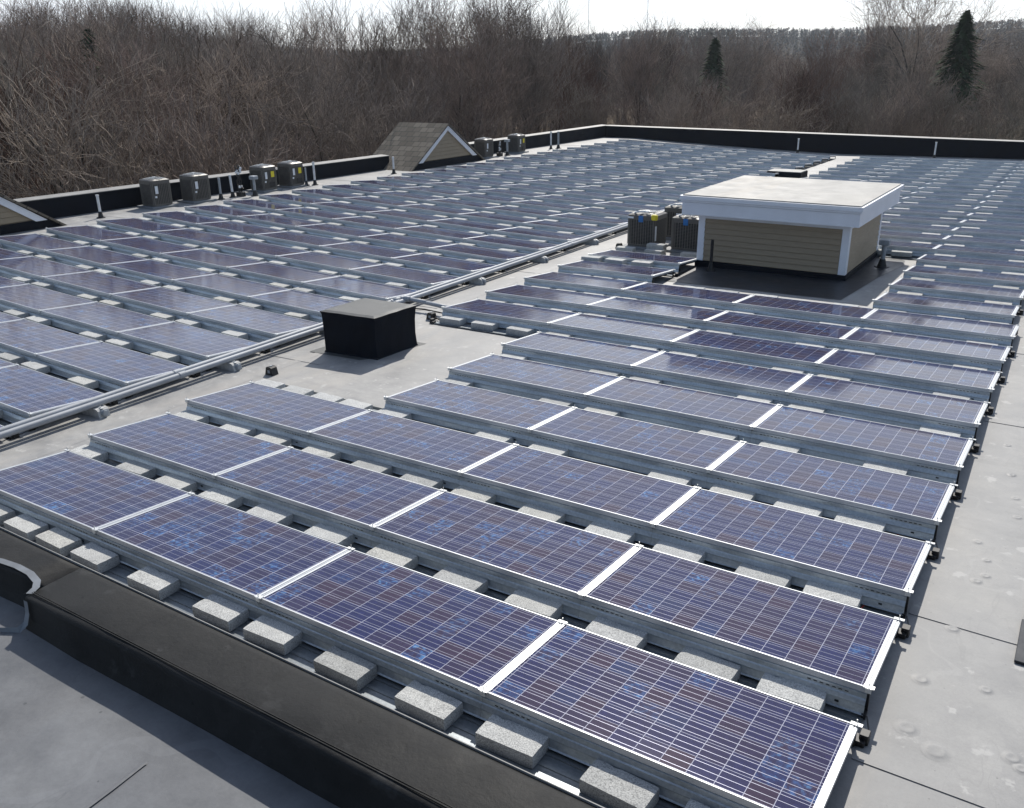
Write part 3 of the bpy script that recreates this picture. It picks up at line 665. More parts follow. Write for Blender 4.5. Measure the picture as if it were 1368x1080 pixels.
dormer(24.12, 'shingled gable dormer with tan clapboard triangle and white rakes, rising above the far-left parapet')
dormer(6.37, 'gable dormer cut off by the left picture edge, tan clapboard with white rake')
# ------------------------------------------------------------ condenser units
def rounded(s, r, n_=3):
    pts = []
    for cx, cy, a0 in ((s-r, s-r, 0), (-s+r, s-r, 90), (-s+r, -s+r, 180), (s-r, -s+r, 270)):
        for k in range(n_+1): a = R(a0+90*k/n_); pts.append((cx+r*math.cos(a), cy+r*math.sin(a)))
    return pts
def make_condenser(nv, size=.36, h=.70):
    t = empty('condenser_unit')
    MB().box(-size-.10, size+.10, -size-.10, size+.10, 0, .05, .01).build('pad', M['conc_pad'], t)
    P_ = rounded(size-.022, .06); mb = MB(); b = 0
    mb.v += [(x, y, .06) for x, y in P_]+[(x, y, h-.04) for x, y in P_]; n_ = len(P_)
    for i in range(n_): mb.f.append((i, (i+1) % n_, n_+(i+1) % n_, n_+i))
    mb.build('coil', M['accore'], t)
    P2 = rounded(size, .07); mb = MB()
    def band(z0, z1, P=P2):
        b = len(mb.v); mb.v.extend([(x, y, z0) for x, y in P]+[(x, y, z1) for x, y in P])
        for i in range(len(P)): mb.f.append((b+i, b+(i+1) % len(P), b+len(P)+(i+1) % len(P), b+len(P)+i))
    for k in range(nv): z = .10+(h-.22)*k/(nv-1); band(z, z+.006)
    for s in (-1, 1):
        for k in range(-5, 6):
            x = k*size*.175; mb.box(x-.004, x+.004, s*size-.005, s*size+.005, .09, h-.11); mb.box(s*size-.005, s*size+.005, x-.004, x+.004, .09, h-.11)
    mb.build('louvre_guard', M['acgrill'], t)
    mb = MB(); band(.052, .10); band(h-.11, h-.02, rounded(size+.006, .075)); Pm = rounded(size+.006, .075); P4 = rounded(size-.05, .10)
    b = len(mb.v); mb.v += [(x, y, h-.02) for x, y in Pm]+[(x, y, h+.012) for x, y in P4]; k_ = len(Pm)
    for i in range(k_): mb.f.append((b+i, b+(i+1) % k_, b+k_+(i+1) % k_, b+k_+i))
    for (sx, sy) in ((1, 1), (1, -1), (-1, 1), (-1, -1)): mb.box(sx*(size-.045)-.03, sx*(size-.045)+.03, sy*(size-.045)-.03, sy*(size-.045)+.03, .055, h-.03, .012)
    mb.f.append(tuple(b+k_+i for i in range(k_)))
    mb.build('cabinet', M['acbody'], t)
    mb = MB()
    for rr in [.05+.03*k for k in range(8)]:
        pts = [(rr*math.cos(2*math.pi*i/20), rr*math.sin(2*math.pi*i/20), h+.045-.035*(rr/.27)**2) for i in range(21)]; mb.path(pts, .0035, 4)
    for k in range(10): a = 2*math.pi*k/10; mb.tube((.03*math.cos(a), .03*math.sin(a), h+.045), (.28*math.cos(a), .28*math.sin(a), h+.012), .005, n=4)
    mb.tube((0, 0, h+.02), (0, 0, h+.055), .055, .05, 12); mb.build('fan_guard', M['actop'], t)
    return t
acA = make_condenser(20, .29, .74)
def add_labels(t, side, yellow, size=.36):
    def pl(u, z, w_, h_, mat, name):
        if side == 'x': MB().box(size+.006, size+.012, u-w_/2, u+w_/2, z-h_/2, z+h_/2).build(name, mat, t)
        else: MB().box(u-w_/2, u+w_/2, -size-.012, -size-.006, z-h_/2, z+h_/2).build(name, mat, t)
    pl(-.16 if side == 'x' else .10, .48, .085, .20, M['label'], 'label')
    pl(-.20 if side == 'x' else .18, .30, .06, .05, M['label'], 'label')
    if yellow: pl(.10 if side == 'x' else -.05, .50, .13, .17, M['yellow'], 'sticker'); pl(.06, .20, .20, .14, M['black'], 'service_valve_cover')
AC = [(-20.78, 11.72, -.06, False, 'brown-grey condenser by the left parapet, leftmost of the pair near the tall vents'), (-20.70, 12.95, -.04, False, 'brown-grey condenser by the left parapet, right one of the first pair'),
 (-20.74, 15.50, .02, True, 'condenser with yellow sticker by the left parapet, the nearer of its pair'), (-20.76, 16.65, .02, True, 'condenser with yellow sticker by the left parapet, the farther of its pair'),
 (-20.70, 27.25, 0, False, 'condenser standing just right of the gable dormer'), (-20.72, 29.75, .03, True, 'condenser with yellow sticker beyond the gable dormer, farthest along the parapet')]
for k, (x, y, a, yel, lab) in enumerate(AC):
    o = acA if k == 0 else copy_thing(acA)
    o.location = (x, y, roofz(x, y)); o.rotation_euler = (0, 0, a); tag(o, lab, 'air conditioner', 'rooftop condenser units')
    c = o.copy
acs = [o for o in col.objects if o.name.startswith('condenser_unit')]
for o in acs: add_labels(o, 'x', o['label'].find('yellow') >= 0, .29)
AC2 = [(-7.72, 14.82, 0, 'front-left condenser with blue tape and yellow flag beside the penthouse'), (-6.68, 14.84, 0, 'front-right condenser with blue tape against the penthouse corner'), (-7.45, 16.18, 0, 'rear condenser behind the two taped ones beside the penthouse')]
base2 = make_condenser(18, .335, .75)
for k, (x, y, a, lab) in enumerate(AC2):
    if k == 0: o = base2
    else: o = base2.copy(); col.objects.link(o); [ (lambda c_: (col.objects.link(c_), setattr(c_, 'parent', o)))(ch.copy()) for ch in base2.children if ch.name.split('.')[0] in ('pad', 'coil', 'louvre_guard', 'cabinet', 'fan_guard')]
    o.location = (x, y, roofz(x, y)); tag(o, lab, 'air conditioner', 'condensers beside the penthouse')
    if k == 0:
        pass
for o in [q for q in col.objects if q.name.startswith('condenser_unit') and q.get('group') == 'condensers beside the penthouse']:
    lab = o['label']; h = .75; s = .335
    if 'front' in lab: MB().box(-.06, .05, -s-.014, -s-.007, h-.16, h-.02).build('tape', M['blue'], o)
    if 'front-left' in lab: MB().box(-.32, -.18, -s-.014, -s-.007, h-.09, h-.05).build('nameplate', M['label'], o)
    if 'yellow' in lab:
        mb = MB(); mb.box(s-.09, s+.05, -s-.05, -s+.05, h-.10, h+.02, .03); mb.build('flag', M['yellow'], o); MB().box(s+.007, s+.013, -.34, -.27, .2, .52).build('label', M['label'], o)
    mb = MB(); mb.path([(-.2, -.25, h+.02), (-.1, -.30, h+.06), (.05, -.2, h+.05), (.15, -.28, h+.06), (.22, -.1, h+.05)], .018, 6); mb.build('bag', M['label'], o)
    if 'rear' in lab: MB().box(-.02, .12, -s-.014, -s-.007, .35, .62).build('label', M['label'], o); MB().box(.22, .30, -s-.014, -s-.007, .40, .60).build('sticker', M['yellow'], o)
# ------------------------------------------------------------ vent pipes
def vent(x, y, h, lab, mat='pvc', r=.034, cap=None, boot='cone', lean=0):
    t = empty('vent_pipe', (x, y, roofz(x, y)), 0, lab, 'vent pipe', 'vent pipes standing on the roof')
    mb = MB(); mb.tube((0, 0, .08), (lean, 0, h), r, r, 14); mb.build('pipe', M[mat], t, False)
    mb = MB(); mb.tube((0, 0, .004), (0, 0, .02), r*3.2, r*3.0, 16); mb.tube((0, 0, .02), (0, 0, .16), r*2.0, r*1.15, 14); mb.build('boot', M['black'], t)
    if cap == 'box': MB().box(-.095, .095, -.095, .095, h, h+.10, .01).build('cap', M['lead'], t)
    elif cap == 'band': MB().tube((lean, 0, h-.02), (lean, 0, h+.012), r*1.25, r*1.25, 14).build('cap', M[mat], t)
    return t
vent(-20.4, 9.75, .56, 'white vent pipe standing alone between the left dormer and the condensers', cap='band')
vent(-20.4, 13.55, .60, 'thin grey vent pipe right of the first condenser pair', 'lead', .035)
vent(-20.45, 14.02, .62, 'white vent pipe between the grey pipe and the cluttered line stack', cap='band', lean=-.03)
vent(-20.1, 14.55, .47, 'grey box-capped vent in front of the yellow-stickered condensers', 'lead', .04, 'box')
vent(-20.42, 16.95, .56, 'thin dark vent pipe right of the stickered condensers', 'lead', .03)
vent(-20.38, 17.28, .70, 'white vent pipe with a bent top right of the stickered condensers', cap='band')
vent(-20.2, 20.95, .56, 'white vent pipe standing just left of the shingled dormer', cap='band')
vent(-20.3, 31.95, .74, 'white vent pipe of the far-left pair near the parapet corner', cap='band')
vent(-20.15, 32.35, .73, 'dark vent pipe of the far-left pair near the parapet corner', 'lead', .045)
vent(-20.35, 28.45, .55, 'grey box-capped vent between the two farthest condensers', 'lead', .045, 'box')
vent(-2.70, 14.92, .44, 'grey box-capped vent standing on the black apron right of the penthouse', 'lead', .045, 'box')
vent(-5.50, 12.98, .62, 'slim black vent pipe before the front wall of the penthouse', 'black', .030)
vent(-11.14, 38.4, .63, 'white vent post before the far parapet, left one of two', cap='band')
vent(-5.42, 38.4, .66, 'white vent post before the far parapet, right one of two', cap='band')
def stack(x, y, h, lab):
    t = empty('refrigerant_line_stack', (x, y, roofz(x, y)), 0, lab, 'line stack', 'refrigerant line stacks')
    MB().box(-.11, .11, -.09, .09, 0, .13, .012).build('base', M['black'], t)
    rr = random.Random(int(y*10)); mb = MB()
    for k in range(5):
        pts = [(rr.uniform(-.05, .05), rr.uniform(-.04, .04), .12)]
        for q in range(1, 6): pts.append((rr.uniform(-.09, .09), rr.uniform(-.05, .05), .12+(h-.12)*q/5*(1 if k < 3 else .7)))
        mb.path(pts, .014, 6)
    mb.build('insulated_line', M['black'], t)
    mb = MB()
    for k in range(8): z = .2+(h-.3)*rr.random(); a, b_ = rr.uniform(-.07, .05), rr.uniform(-.06, .04); mb.box(a, a+.05, b_-.02, b_+.03, z, z+.07, .008)
    mb.build('tape_wrap', M['label'], t)
stack(-20.4, 14.28, .88, 'tangled black and white refrigerant lines rising between the white pipe and stickered condensers')
stack(-20.5, 28.1, .62, 'tangled dark refrigerant lines between the two farthest condensers')
# walkway pad at the right edge
mb = MB(); mb.box(.72, 1.8, 2.30, 2.86, 0, .02, .006); mb.box(.74, 1.8, 2.90, 3.5, 0, .02, .006); o = mb.build('walkway_pad', M['apron'], None, False, (0, 0, roofz(.8, 2.8)+.004)); tag(o, 'dark rubber walkway pad at the right picture edge on the grey membrane', 'walkway pad')
# ------------------------------------------------------------ raised roof in the foreground
up = empty('raised_roof_section', (-2, -4, -7), 0, 'higher dark roof section with a low membrane curb at the bottom left', 'roof section')
def upart(mb, name, mat, smooth=False):
    o = mb.build(name, mat, up, smooth); o.location = (2, 4, 7); return o
YN, YF, ZT, ZB = -2.298, -2.072, 1.83, 1.70
XN = -2.30
mb = MB(); nxs = 60; xx = [-9+i*.35 for i in range(nxs)]; 
for y in [-12, -9, -7, -5.5, -4.5, -4, -3.6, -3.2, -2.9, -2.7, -2.5, -2.36, -2.30, -2.2]:
    for x in xx: mb.v.append((x, y, ZB+.004*math.sin(x*3+y*2)+.003*math.sin(x*7.1-y*5)+(0 if y < -2.4 else .0)))
for j in range(13):
    for i in range(nxs-1): a = j*nxs+i; mb.f.append((a, a+1, a+nxs+1, a+nxs))
upart(mb, 'roof_membrane', M['upper'], True)
def curb(x0, x1, yn, zt, endcap=True, k=40):
    mb = MB(); P0 = []
    prof = [(yn-.030, ZB-.01), (yn-.018, ZB+.018), (yn-.006, ZB+.04)]
    r = .018
    for i in range(5): a = R(180-22.5*i); prof.append((yn+r+r*math.cos(a), zt-r+r*math.sin(a)))
    prof += [(YF-.03, zt+.002), (YF-.012, zt), (YF, zt-.006), (YF, zt-.35), (YF, -.3)]
    n_ = len(prof)
    for q in range(k+1):
        x = x0+(x1-x0)*q/k
        for (i, (y, z)) in enumerate(prof):
            d = .004*math.sin(x*4.1+i*.2)+.003*math.sin(x*9.7) if i < 9 else 0
            e = .003*math.sin(x*6.3+i) if 3 <= i < 9 else 0
            mb.v.append((x, y+d, z+e))
    for q in range(k):
        for i in range(n_-1): a = q*n_+i; mb.f.append((a, a+1, a+n_+1, a+n_))
    mb.f.append(tuple(range(n_-1, -1, -1))); mb.f.append(tuple(k*n_+i for i in range(n_)))
    return mb
upart(curb(XN, 10.5, YN, ZT), 'curb', M['curb'], True)
upart(curb(-9, XN-.002, YN+.07, ZT-.002), 'curb', M['curb'], True)
mb = MB(); mb.box(-9, 10.5, YF+.001, YF+.004, ZT-.03, ZT+.0015); upart(mb, 'edge_trim', M['coping'])
mb = MB(); mb.box(-9, 10.5, -12, -2.40, ZB-.3, ZB-.02); mb.box(-9, 10.5, -2.40, YF-.01, -7, ZB-.02); upart(mb, 'wall', M['siding'])
def strip(pts, wd, nrm, name, mat, off=.003):
    mb = MB(); pv = [Vector(p) for p in pts]; nv = Vector(nrm)
    for i, p in enumerate(pv):
        d = (pv[min(i+1, len(pv)-1)]-pv[max(i-1, 0)]).normalized(); s = d.cross(nv).normalized()*wd/2
        mb.v += [tuple(p+s+nv*off), tuple(p-s+nv*off)]
    for i in range(len(pv)-1): mb.f.append((2*i, 2*i+1, 2*i+3, 2*i+2))
    return upart(mb, name, mat)
strip([(-2.70, -2.235, ZT+.002), (-2.60, -2.215, ZT+.002), (-2.51, -2.205, ZT+.002), (-2.42, -2.207, ZT+.002), (-2.345, -2.225, ZT+.002), (-2.31, -2.25, ZT+.002), (-2.292, -2.285, ZT+.001)], .026, (0, 0, 1), 'tape_strip', M['tape'], .003)
strip([(-2.285, YN-.006, ZT-.012), (-2.284, YN-.010, ZT-.06), (-2.286, YN-.022, ZB+.035), (-2.30, YN-.045, ZB+.014), (-2.36, YN-.08, ZB+.012)], .024, (0, -1, 0), 'tape_strip', M['tape'], .003)
# thin lap ridges on the curb top and the membrane
mb = MB(); 
for yy, hh in ((YN+.020, .002), (YN+.027, .002)): mb.box(XN+.01, 9, yy, yy+.003, ZT+.002, ZT+hh+.003)
upart(mb, 'lap_edge', M['curb'])
mb = MB()
def ridge(p, q, wd=.007, h=.0022):
    P = Vector(p); Q = Vector(q); d = (Q-P); s = Vector((-d.y, d.x, 0)).normalized()*wd; k = 8; b = len(mb.v)
    for i in range(k+1):
        c_ = P+d*i/k+Vector((0, 0, .003)); wv = s*(.25*math.sin(i*1.7)); mb.v += [tuple(c_-s+wv), tuple(c_+wv+Vector((0, 0, h))), tuple(c_+s+wv)]
    for i in range(k): mb.f += [(b+3*i, b+3*i+1, b+3*i+4, b+3*i+3), (b+3*i+1, b+3*i+2, b+3*i+5, b+3*i+4)]
for (a, b_) in (((-2.20, -2.62, ZB), (-2.18, -3.3, ZB)), ((-1.75, -2.60, ZB), (-1.70, -3.4, ZB)), ((-1.38, -2.50, ZB), (-1.34, -3.4, ZB))): ridge(a, b_)
upart(mb, 'lap_edge', M['upper'], True)
# ------------------------------------------------------------ terrain
def gz(x, y):
    d = math.hypot(x, y); a = math.atan2(-x, y)
    z = -7.0+.15*math.sin(x*.11)+.15*math.sin(y*.13)
    if d > 110: z += (d-110)*.004
    if d > 330:
        t = min(1, (d-330)/420); t = t*t*(3-2*t)
        hgt = 17+5*math.sin(a*5.2+.8)+3*math.sin(a*13+2); z += t*(hgt+6)
    return z
NA, rad = 150, [0, 30, 60, 90, 120, 160, 200, 250, 300, 350, 400, 450, 500, 560, 620, 680, 750, 830, 1000, 1300, 1640]
mb = MB(); mb.v.append((0, 0, -7))
for r in rad[1:]:
    for k in range(NA): a = 2*math.pi*k/NA; x, y = r*math.sin(a), r*math.cos(a); mb.v.append((x, y, gz(x, y) if r < 900 else gz(x*830/r, y*830/r)-(r-830)*.012))
for k in range(NA): mb.f.append((0, 1+(k+1) % NA, 1+k))
hv = MB()
for j in range(len(rad)-2):
    if rad[j+1] >= 350:
        if not hv.v: hv.v = list(mb.v)
        for k in range(NA): a = 1+j*NA; hv.f.append((a+k, a+(k+1) % NA, a+NA+(k+1) % NA, a+NA+k))
        continue
    for k in range(NA): a = 1+j*NA; mb.f.append((a+k, a+(k+1) % NA, a+NA+(k+1) % NA, a+NA+k))
o = mb.build('ground', M['floor'], None, True); tag(o, kind='structure')
hv.v = hv.v; o = hv.build('hills', M['hill'], None, True); tag(o, kind='structure')
# ------------------------------------------------------------ bare trees
def grow(seed, H, style):
    rg = random.Random(seed); trunk = []; crown = []
    up_ = {'oak': .12, 'maple': .36, 'pole': .55, 'brush': .25, 'droop': .05}[style]
    def br(p, d, L, r, lev, maxlev):
        segs = 3; q = Vector(p); dd = Vector(d)
        for s in range(segs):
            dd = (dd+Vector((rg.uniform(-1, 1), rg.uniform(-1, 1), rg.uniform(-.6, 1)*1.0))*(.16 if lev < 1 else (.30 if lev < 2 else .44))+Vector((0, 0, up_*.12*(lev > 0)))).normalized()
            nq = q+dd*(L/segs); r2 = max(.006, r*(1-.28)); (trunk if lev < 2 else crown).append((q.copy(), nq.copy(), r, r2)); 
            r = r2
            if lev < maxlev and (lev in (1,) or s > 0 or (style == 'brush' and lev < 2)):
                for c_ in range({0: 3, 1: 3, 2: 3, 3: 2}.get(lev, 2)):
                    if lev == 3 and rg.random() < .25: continue
                    sp = rg.uniform(.45, 1.0) if style != 'pole' else rg.uniform(.3, .7)
                    a = rg.uniform(0, 6.283); side = Vector((math.cos(a), math.sin(a), 0)); ax = dd.cross(side)
                    nd = (dd*math.cos(sp)+ax.normalized()*math.sin(sp) if ax.length > .01 else dd)
                    nd = (nd+Vector((0, 0, up_*.45))).normalized()
                    start = q+(nq-q)*rg.uniform(.3, 1); br(start, nd, L*rg.uniform(.52, .74), r2*rg.uniform(.48, .68), lev+1, maxlev)
            q = nq
        if lev < maxlev: br(q, dd, L*.6, r*.8, lev+1, maxlev)
    if style == 'brush':
        for k in range(7):
            a = rg.uniform(0, 6.283); br((.4*math.cos(a), .4*math.sin(a), 0), Vector((math.cos(a)*.45, math.sin(a)*.45, 1)).normalized(), H*.42, H*.006, 1, 4)
    else: br((0, 0, 0), Vector((rg.uniform(-.04, .04), rg.uniform(-.04, .04), 1)).normalized(), H*(.50 if style != 'pole' else .7), H*.019, 0, 4)
    zm = max(b[1].z for b in crown); k = H/zm
    f = lambda L: [(a*k, b*k, r0, r1) for a, b, r0, r1 in L]
    return f(trunk), f(crown)
def seg_arrays(segs, rmul=1, rmin=0, sides=3):
    P0 = np.array([tuple(s[0]) for s in segs]); P1 = np.array([tuple(s[1]) for s in segs]); r0 = np.maximum(np.array([s[2] for s in segs])*rmul, rmin); r1 = np.maximum(np.array([s[3] for s in segs])*rmul, rmin*.7)
    d = P1-P0; d /= np.linalg.norm(d, axis=1, keepdims=True)+1e-9; h = np.where(np.abs(d[:, 2:3]) < .9, np.array([[0, 0, 1.]]), np.array([[1., 0, 0]])); a = np.cross(d, h); a /= np.linalg.norm(a, axis=1, keepdims=True); c = np.cross(d, a)
    V = []
    for P, r in ((P0, r0), (P1, r1)):
        for i in range(sides): t = 2*math.pi*i/sides; V.append(P+a*(r*math.cos(t))[:, None]+c*(r*math.sin(t))[:, None])
    V = np.stack(V, 1).reshape(-1, 3); n_ = len(segs); b = np.arange(n_)[:, None, None]*(2*sides)
    F = np.array([[i, (i+1) % sides, sides+(i+1) % sides, sides+i] for i in range(sides)])[None]+b
    return V, F.reshape(-1, 4)
def np_mesh(name, V, F, mat, smooth=False):
    me = bpy.data.meshes.new(name); k = F.shape[1]; me.vertices.add(len(V)); me.vertices.foreach_set('co', V.astype(np.float32).ravel())
    me.loops.add(F.size); me.loops.foreach_set('vertex_index', F.astype(np.int32).ravel()); me.polygons.add(len(F))
    me.polygons.foreach_set('loop_start', np.arange(0, F.size, k, dtype=np.int32)); me.polygons.foreach_set('loop_total', np.full(len(F), k, dtype=np.int32))
    me.update(calc_edges=True); me.materials.append(mat); return me
VAR = []
specs = [('oak', 13), ('maple', 14), ('maple', 13), ('pole', 14), ('oak', 12), ('pole', 13), ('brush', 7), ('brush', 6), ('maple', 15), ('oak', 14)]
for k, (stl, H) in enumerate(specs):
    tk, cw = grow(100+k*7, H, stl); tk = tk+[q for q in cw if q[2] > .045]; cw = [q for q in cw if q[2] <= .045]; mt = M['twig'] if k % 3 else (M['redtwig'] if k in (3, 6) else M['twig'])
    Vt, Ft = seg_arrays(tk, 1, .02, 5); Vc, Fc = seg_arrays(cw, 1.1, .0085, 3)
    VAR.append((stl, H, np_mesh('trunk', Vt, Ft, M['trunk']), np_mesh('crown', Vc, Fc, mt), (Vc, Fc), (Vt, Ft)))
CM = {}; PALE = M['paletwig']; RED = M['redtwig']
def tree(k, x, y, sc, rz, label, name='bare_tree', crownmat=None, group=None, sz=1.0, lean=(0, 0)):
    t = empty(name, (x, y, gz(x, y)-.1), rz, label, 'bush' if VAR[k][0] == 'brush' else 'tree', group); t.scale = (sc, sc, sc*sz); t.rotation_euler = (lean[0], lean[1], rz)
    put('trunk', VAR[k][2], t); c_ = put('crown', VAR[k][3], t)
    if crownmat:
        key = (k, crownmat.name)
        if key not in CM: CM[key] = VAR[k][3].copy(); CM[key].materials[0] = crownmat
        c_.data = CM[key]
    return t
rf = random.Random(77)
def inbld(x, y): return -27 < x < 20 and y < 44
def pol(az, d): return (CP.x-math.sin(az)*d, CP.y+math.cos(az)*d)
def skyline(az):                                  # slope of the tree tops above eye level
    t = [(-.2, .026), (.05, .028), (.30, .026), (.50, .030), (.535, .044), (.56, .082), (.68, .092), (.74, .086), (.78, .068), (.85, .064), (.90, .066), (.97, .078), (1.04, .076), (1.07, .052), (1.2, .046)]
    for (a, p), (b, q) in zip(t[:-1], t[1:]):
        if a <= az <= b: return p+(q-p)*(az-a)/(b-a)
    return .03
ZN = [(.85, 'beyond the left parapet near the picture edge', 1), (.72, 'beyond the left parapet, behind the condensers', 2), (.56, 'in the wood behind the shingled gable dormer', 3), (.30, 'in the wood beyond the far-left roof corner', 4), (.12, 'in the wood beyond the far parapet above the penthouse', 5), (-9, 'in the wood beyond the far parapet at the right', 6)]
LK = {'oak': 'wide-spreading leafless tree', 'maple': 'upswept leafless tree', 'pole': 'slim leafless tree', 'brush': 'many-stemmed bare brush'}
placed = []; cnt_t = 0; tries = 0
while cnt_t < 250 and tries < 9000:
    tries += 1
    az = rf.uniform(-.10, 1.17); u = rf.random()
    d = rf.uniform(30, 62) if u < .38 else 55+85*math.sqrt(rf.random())
    x, y = pol(az, d)
    if inbld(x, y): continue
    if any((x-a)**2+(y-b)**2 < 2.3**2 for a, b in placed): continue
    placed.append((x, y)); r_ = rf.random()
    k = rf.choice([6, 7]) if r_ < ((.34 if az > .62 else .10) if d < 60 else .03) else rf.choice([0, 1, 2, 3, 4, 5, 8, 9, 1, 8] if az > .55 else [3, 5, 3, 5, 1, 8, 0, 9])
    stl = VAR[k][0]; sc = rf.uniform(.75, 1.2)
    if stl != 'brush':
        if .53 < az < .84: sl = skyline(az)*rf.uniform(.88, 1.0) if rf.random() < (.66 if az < .75 else .8) and d < 95 else rf.uniform(.004, .022)
        elif az < .53: sl = (.047 if az < .5 else skyline(az))*rf.uniform(.72, 1.12) if rf.random() < .20 else rf.uniform(-.01, .018)
        else: sl = skyline(az)*rf.choice([rf.uniform(.2, .7), rf.uniform(.6, .95), rf.uniform(.85, 1.0)])
        if (abs(az-.3635) < .04 and d < 104) or (abs(az-.1334) < .05 and d < 90): sl = min(sl, -.002)
        top = CP.z+d*sl
        sc = (top+7)/VAR[k][1]
    zt_, zl, _ = next(q for q in ZN if az > q[0])
    q_ = rf.random(); cm = PALE if q_ < .13 else (RED if (q_ > .72 and az > .93) or q_ > .93 else None)
    tree(k, x, y, sc, rf.uniform(0, 6.28), LK[stl]+' '+zl, 'bare_tree' if stl != 'brush' else 'bare_brush', cm, ('trees ' if stl != 'brush' else 'brush ')+zl+' '+stl)
    cnt_t += 1
# named trees
def at(dirx, diry, d): return (CP.x+dirx*d, CP.y+diry*d)
x, y = at(-.1647, .9863, 92); tree(0, x, y, 1.55, 1.0, 'tall leafless tree standing highest at the right, forking against the white sky', 'tall_bare_tree', M['twig'])
x, y = at(-.1652, .9863, 52); tree(4, x, y, .86, 2.2, 'spreading tree with pale sunlit limbs just beyond the far parapet at right', 'pale_limbed_tree', M['paletwig'])
x, y = at(-.80, .60, 34); tree(6, x, y, 1.25, .4, 'large pale bristly bush nearest the left parapet', 'pale_bush', M['paletwig'], None, 1.25)
x, y = at(-.76, .65, 36); tree(7, x, y, 1.3, 2.4, 'second pale bristly bush, right of the largest one by the left parapet', 'pale_bush', M['paletwig'], None, 1.2)
x, y = at(-.87, .49, 40); tree(6, x, y, 1.3, 4.0, 'reddish-brown bristly bush at the left picture edge', 'reddish_bush', M['redtwig'], None, 1.35)
x, y = at(-.0803, .9968, 50); tree(7, x, y, .75, 1.0, 'small bush with yellow buds beyond the far parapet at the right edge', 'budding_bush', M['bud'])
x, y = at(-.41, .912, 125); tree(5, x, y, 1.24, 1.4, 'slim tall leafless tree rising over the ridge near the picture centre', 'slim_tree')
x, y = at(-.335, .94, 115); tree(9, x, y, 1.12, .3, 'round-topped leafless tree just right of the lone small spruce', 'round_bare_tree')
# conifers
def conifer(x, y, H, Rr, lab, dens=1.0):
    t = empty('conifer_tree', (x, y, gz(x, y)), 0, lab, 'conifer'); rg = random.Random(int(abs(x*10)))
    MB().tube((0, 0, 0), (0, 0, H*.97), H*.018, .02, 7).build('trunk', M['trunk'], t)
    V = []; F = []
    n_ = int(1500*dens)
    for k in range(n_):
        u = rg.random()**.75; z = H*(.12+.88*u); a = rg.uniform(0, 6.283); tier = (z/(H*.075)+.6*math.sin(a*2+H)) % 1.0; rad_ = Rr*(1-u)**.72*(.62+.45*(1-tier))*(.8+.25*math.sin(a*5+z*.7))
        rr = rad_*rg.uniform(.25, 1.0); c_ = Vector((rr*math.cos(a), rr*math.sin(a), z-rr*.22)); o_ = Vector((math.cos(a), math.sin(a), rg.uniform(-.5, .1))).normalized(); s_ = Vector((-math.sin(a), math.cos(a), rg.uniform(-.4, .4))); L = .10*H**.5*rg.uniform(.6, 1.5)
        b = len(V); V += [tuple(c_-o_*L*.4-s_*L*.3), tuple(c_-o_*L*.4+s_*L*.3), tuple(c_+o_*L+Vector((0, 0, -L*.25)))]; F.append((b, b+1, b+2))
    put('crown', np_mesh('crown', np.array(V), np.array(F), M['pine']), t)
x, y = at(-.1330, .9911, 84); conifer(x, y, 14.3, 5.0, 'tall dark spruce against the sky behind the pale-limbed tree at right', 3.2)
x, y = at(-.3555, .9346, 96); conifer(x, y, 12.8, 4.0, 'lone small dark green spruce standing in the wood right of centre', 2.4)
x, y = at(-.8348, .5506, 58); conifer(x, y, 12.6, 1.6, 'slim dark cedar showing among bare branches at upper left')
# ------------------------------------------------------------ woods too far to count, and undergrowth
def scatter(name, lab, cat, pts, var, mat, part='crown', thin=1, rmul=1):
    Vs, Fs, off = [], [], 0; rs = np.random.RandomState(3)
    for (x, y, s, sz) in pts:
        V, F = var[rs.randint(len(var))]; a = rs.rand()*6.283; ca, sa = math.cos(a), math.sin(a)
        W_ = np.empty_like(V); W_[:, 0] = (V[:, 0]*ca-V[:, 1]*sa)*s+x; W_[:, 1] = (V[:, 0]*sa+V[:, 1]*ca)*s+y; W_[:, 2] = V[:, 2]*s*sz+gz(x, y); Vs.append(W_); Fs.append(F+off); off += len(V)
    o = put(name, np_mesh(name, np.concatenate(Vs), np.concatenate(Fs), mat)); tag(o, lab, cat, None, 'stuff'); return o
def low(k, every, rmin):
    tk, cw = grow(100+k*7, specs[k][1], specs[k][0]); rr = random.Random(1); keep = [s for s in cw if s[2] > .03 or rr.random() < every*.5]
    return seg_arrays(tk+keep, 1, rmin, 3)
lowv = [low(k, .35, .022) for k in (1, 3, 5, 8, 9)]
pts = []
rs = random.Random(9)
while len(pts) < 520:
    az = rs.uniform(-.12, 1.2); d = 120+230*rs.random()**1.3; x, y = pol(az, d); elev = .030 if az > .5 else .018
    top = CP.z+d*.020*rs.uniform(.1, 1.0); top = min(top, gz(x, y)+19); pts.append((x, y, max(11, top-gz(x, y))/14, 1))
scatter('distant_bare_wood', 'band of leafless woodland filling the distance below the ridge', 'woods', pts, lowv, M['twig'])
brushv = [(lambda q: seg_arrays(q, 1, .012, 3))([s for s in grow(300+k, 3.0, 'brush')[1] if random.Random(k).random() < 2][::2]) for k in range(3)]
pts = []
while len(pts) < 260:
    az = rs.uniform(-.1, 1.15); d = 32+80*rs.random(); x, y = pol(az, d)
    if inbld(x, y): continue
    pts.append((x, y, rs.uniform(.7, 1.5), 1))
scatter('undergrowth', 'tangled bare undergrowth covering the ground below the trees', 'undergrowth', pts, brushv, M['twig'])
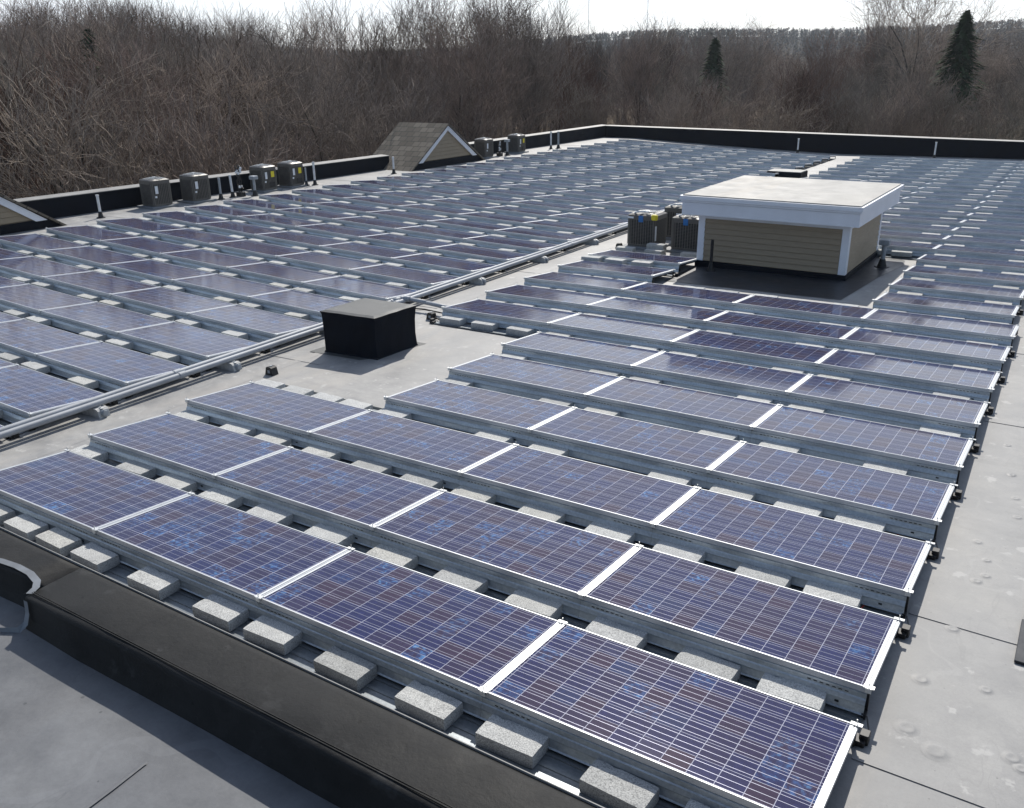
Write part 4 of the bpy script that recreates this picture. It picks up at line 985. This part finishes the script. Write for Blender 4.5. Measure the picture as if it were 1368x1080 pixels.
# wooded ridge: ragged pines and bare crowns
def clump(seed):
    rg = random.Random(seed); V = []; F = []
    for k in range(70):
        u = rg.random(); z = 13*(.15+.85*u); rr = 3.2*(1-u)**.6*rg.random()**.5; a = rg.uniform(0, 6.283); c_ = Vector((rr*math.cos(a), rr*math.sin(a), z)); L = rg.uniform(.7, 1.7)
        b = len(V); 
        for q in range(3): V.append(tuple(c_+Vector((rg.uniform(-1, 1), rg.uniform(-1, 1), rg.uniform(-.8, .8)))*L))
        F.append((b, b+1, b+2))
    return np.array(V), np.array(F)
cl_ = [clump(k) for k in range(4)]
pts = []; pts2 = []
while len(pts)+len(pts2) < 15000:
    az = rs.uniform(-.15, 1.25); d = 340+440*rs.random(); x, y = pol(az, d); q = (x, y, rs.uniform(.28, .45), 1)
    (pts if (.34 < az < .52 and d > 600) or rs.random() < .12 else pts2).append(q)
scatter('pine_ridge', 'dark pine-clad ridge along the horizon near the picture centre', 'woods', pts, cl_, M['farpine'])
scatter('bare_ridge', 'grey-brown leafless wood covering the low ridge along the horizon', 'woods', pts2, cl_, M['farbare'])
# radio masts on the horizon
for k, (px, d, h) in enumerate(((709, 1500, 190), (785, 1500, 190), (862, 1500, 190))):
    v = CF+CR*((px-684)/1183.2)+CU*(.38); dx, dy = v.x/math.hypot(v.x, v.y), v.y/math.hypot(v.x, v.y)
    x, y = CP.x+dx*d, CP.y+dy*d; t = empty('radio_mast', (x, y, -10), 0, 'faint thin radio mast on the horizon, %s of three' % ('leftmost', 'middle one', 'rightmost')[k], 'radio mast', 'radio masts on the horizon')
    mb = MB(); s = .5
    for (ax, ay) in ((s, 0), (-s/2, s*.87), (-s/2, -s*.87)): mb.tube((ax, ay, 0), (ax, ay, h), .14, n=4)
    for q in range(int(h/3)):
        z = q*3; c3 = [(s, 0), (-s/2, s*.87), (-s/2, -s*.87)]
        for i in range(3): a, b_ = c3[i], c3[(i+1) % 3]; mb.tube((a[0], a[1], z), (b_[0], b_[1], z+3), .06, n=3, cap=False)
    mb.build('lattice', M['lead'], t)

# ------------------------------------------------------------ thin spring haze over the whole place
hz_ = bpy.data.materials.new('haze'); hz_.use_nodes = True; hz_.node_tree.nodes.clear(); pv_ = hz_.node_tree.nodes.new('ShaderNodeVolumePrincipled'); ho_ = hz_.node_tree.nodes.new('ShaderNodeOutputMaterial'); hz_.node_tree.links.new(pv_.outputs[0], ho_.inputs['Volume'])
pv_.inputs['Color'].default_value = (.80, .87, .95, 1); pv_.inputs['Density'].default_value = .00024; pv_.inputs['Anisotropy'].default_value = .3
tag(MB().box(-1700, 1700, -1700, 1700, -40, 215).build('haze', hz_), kind='stuff')
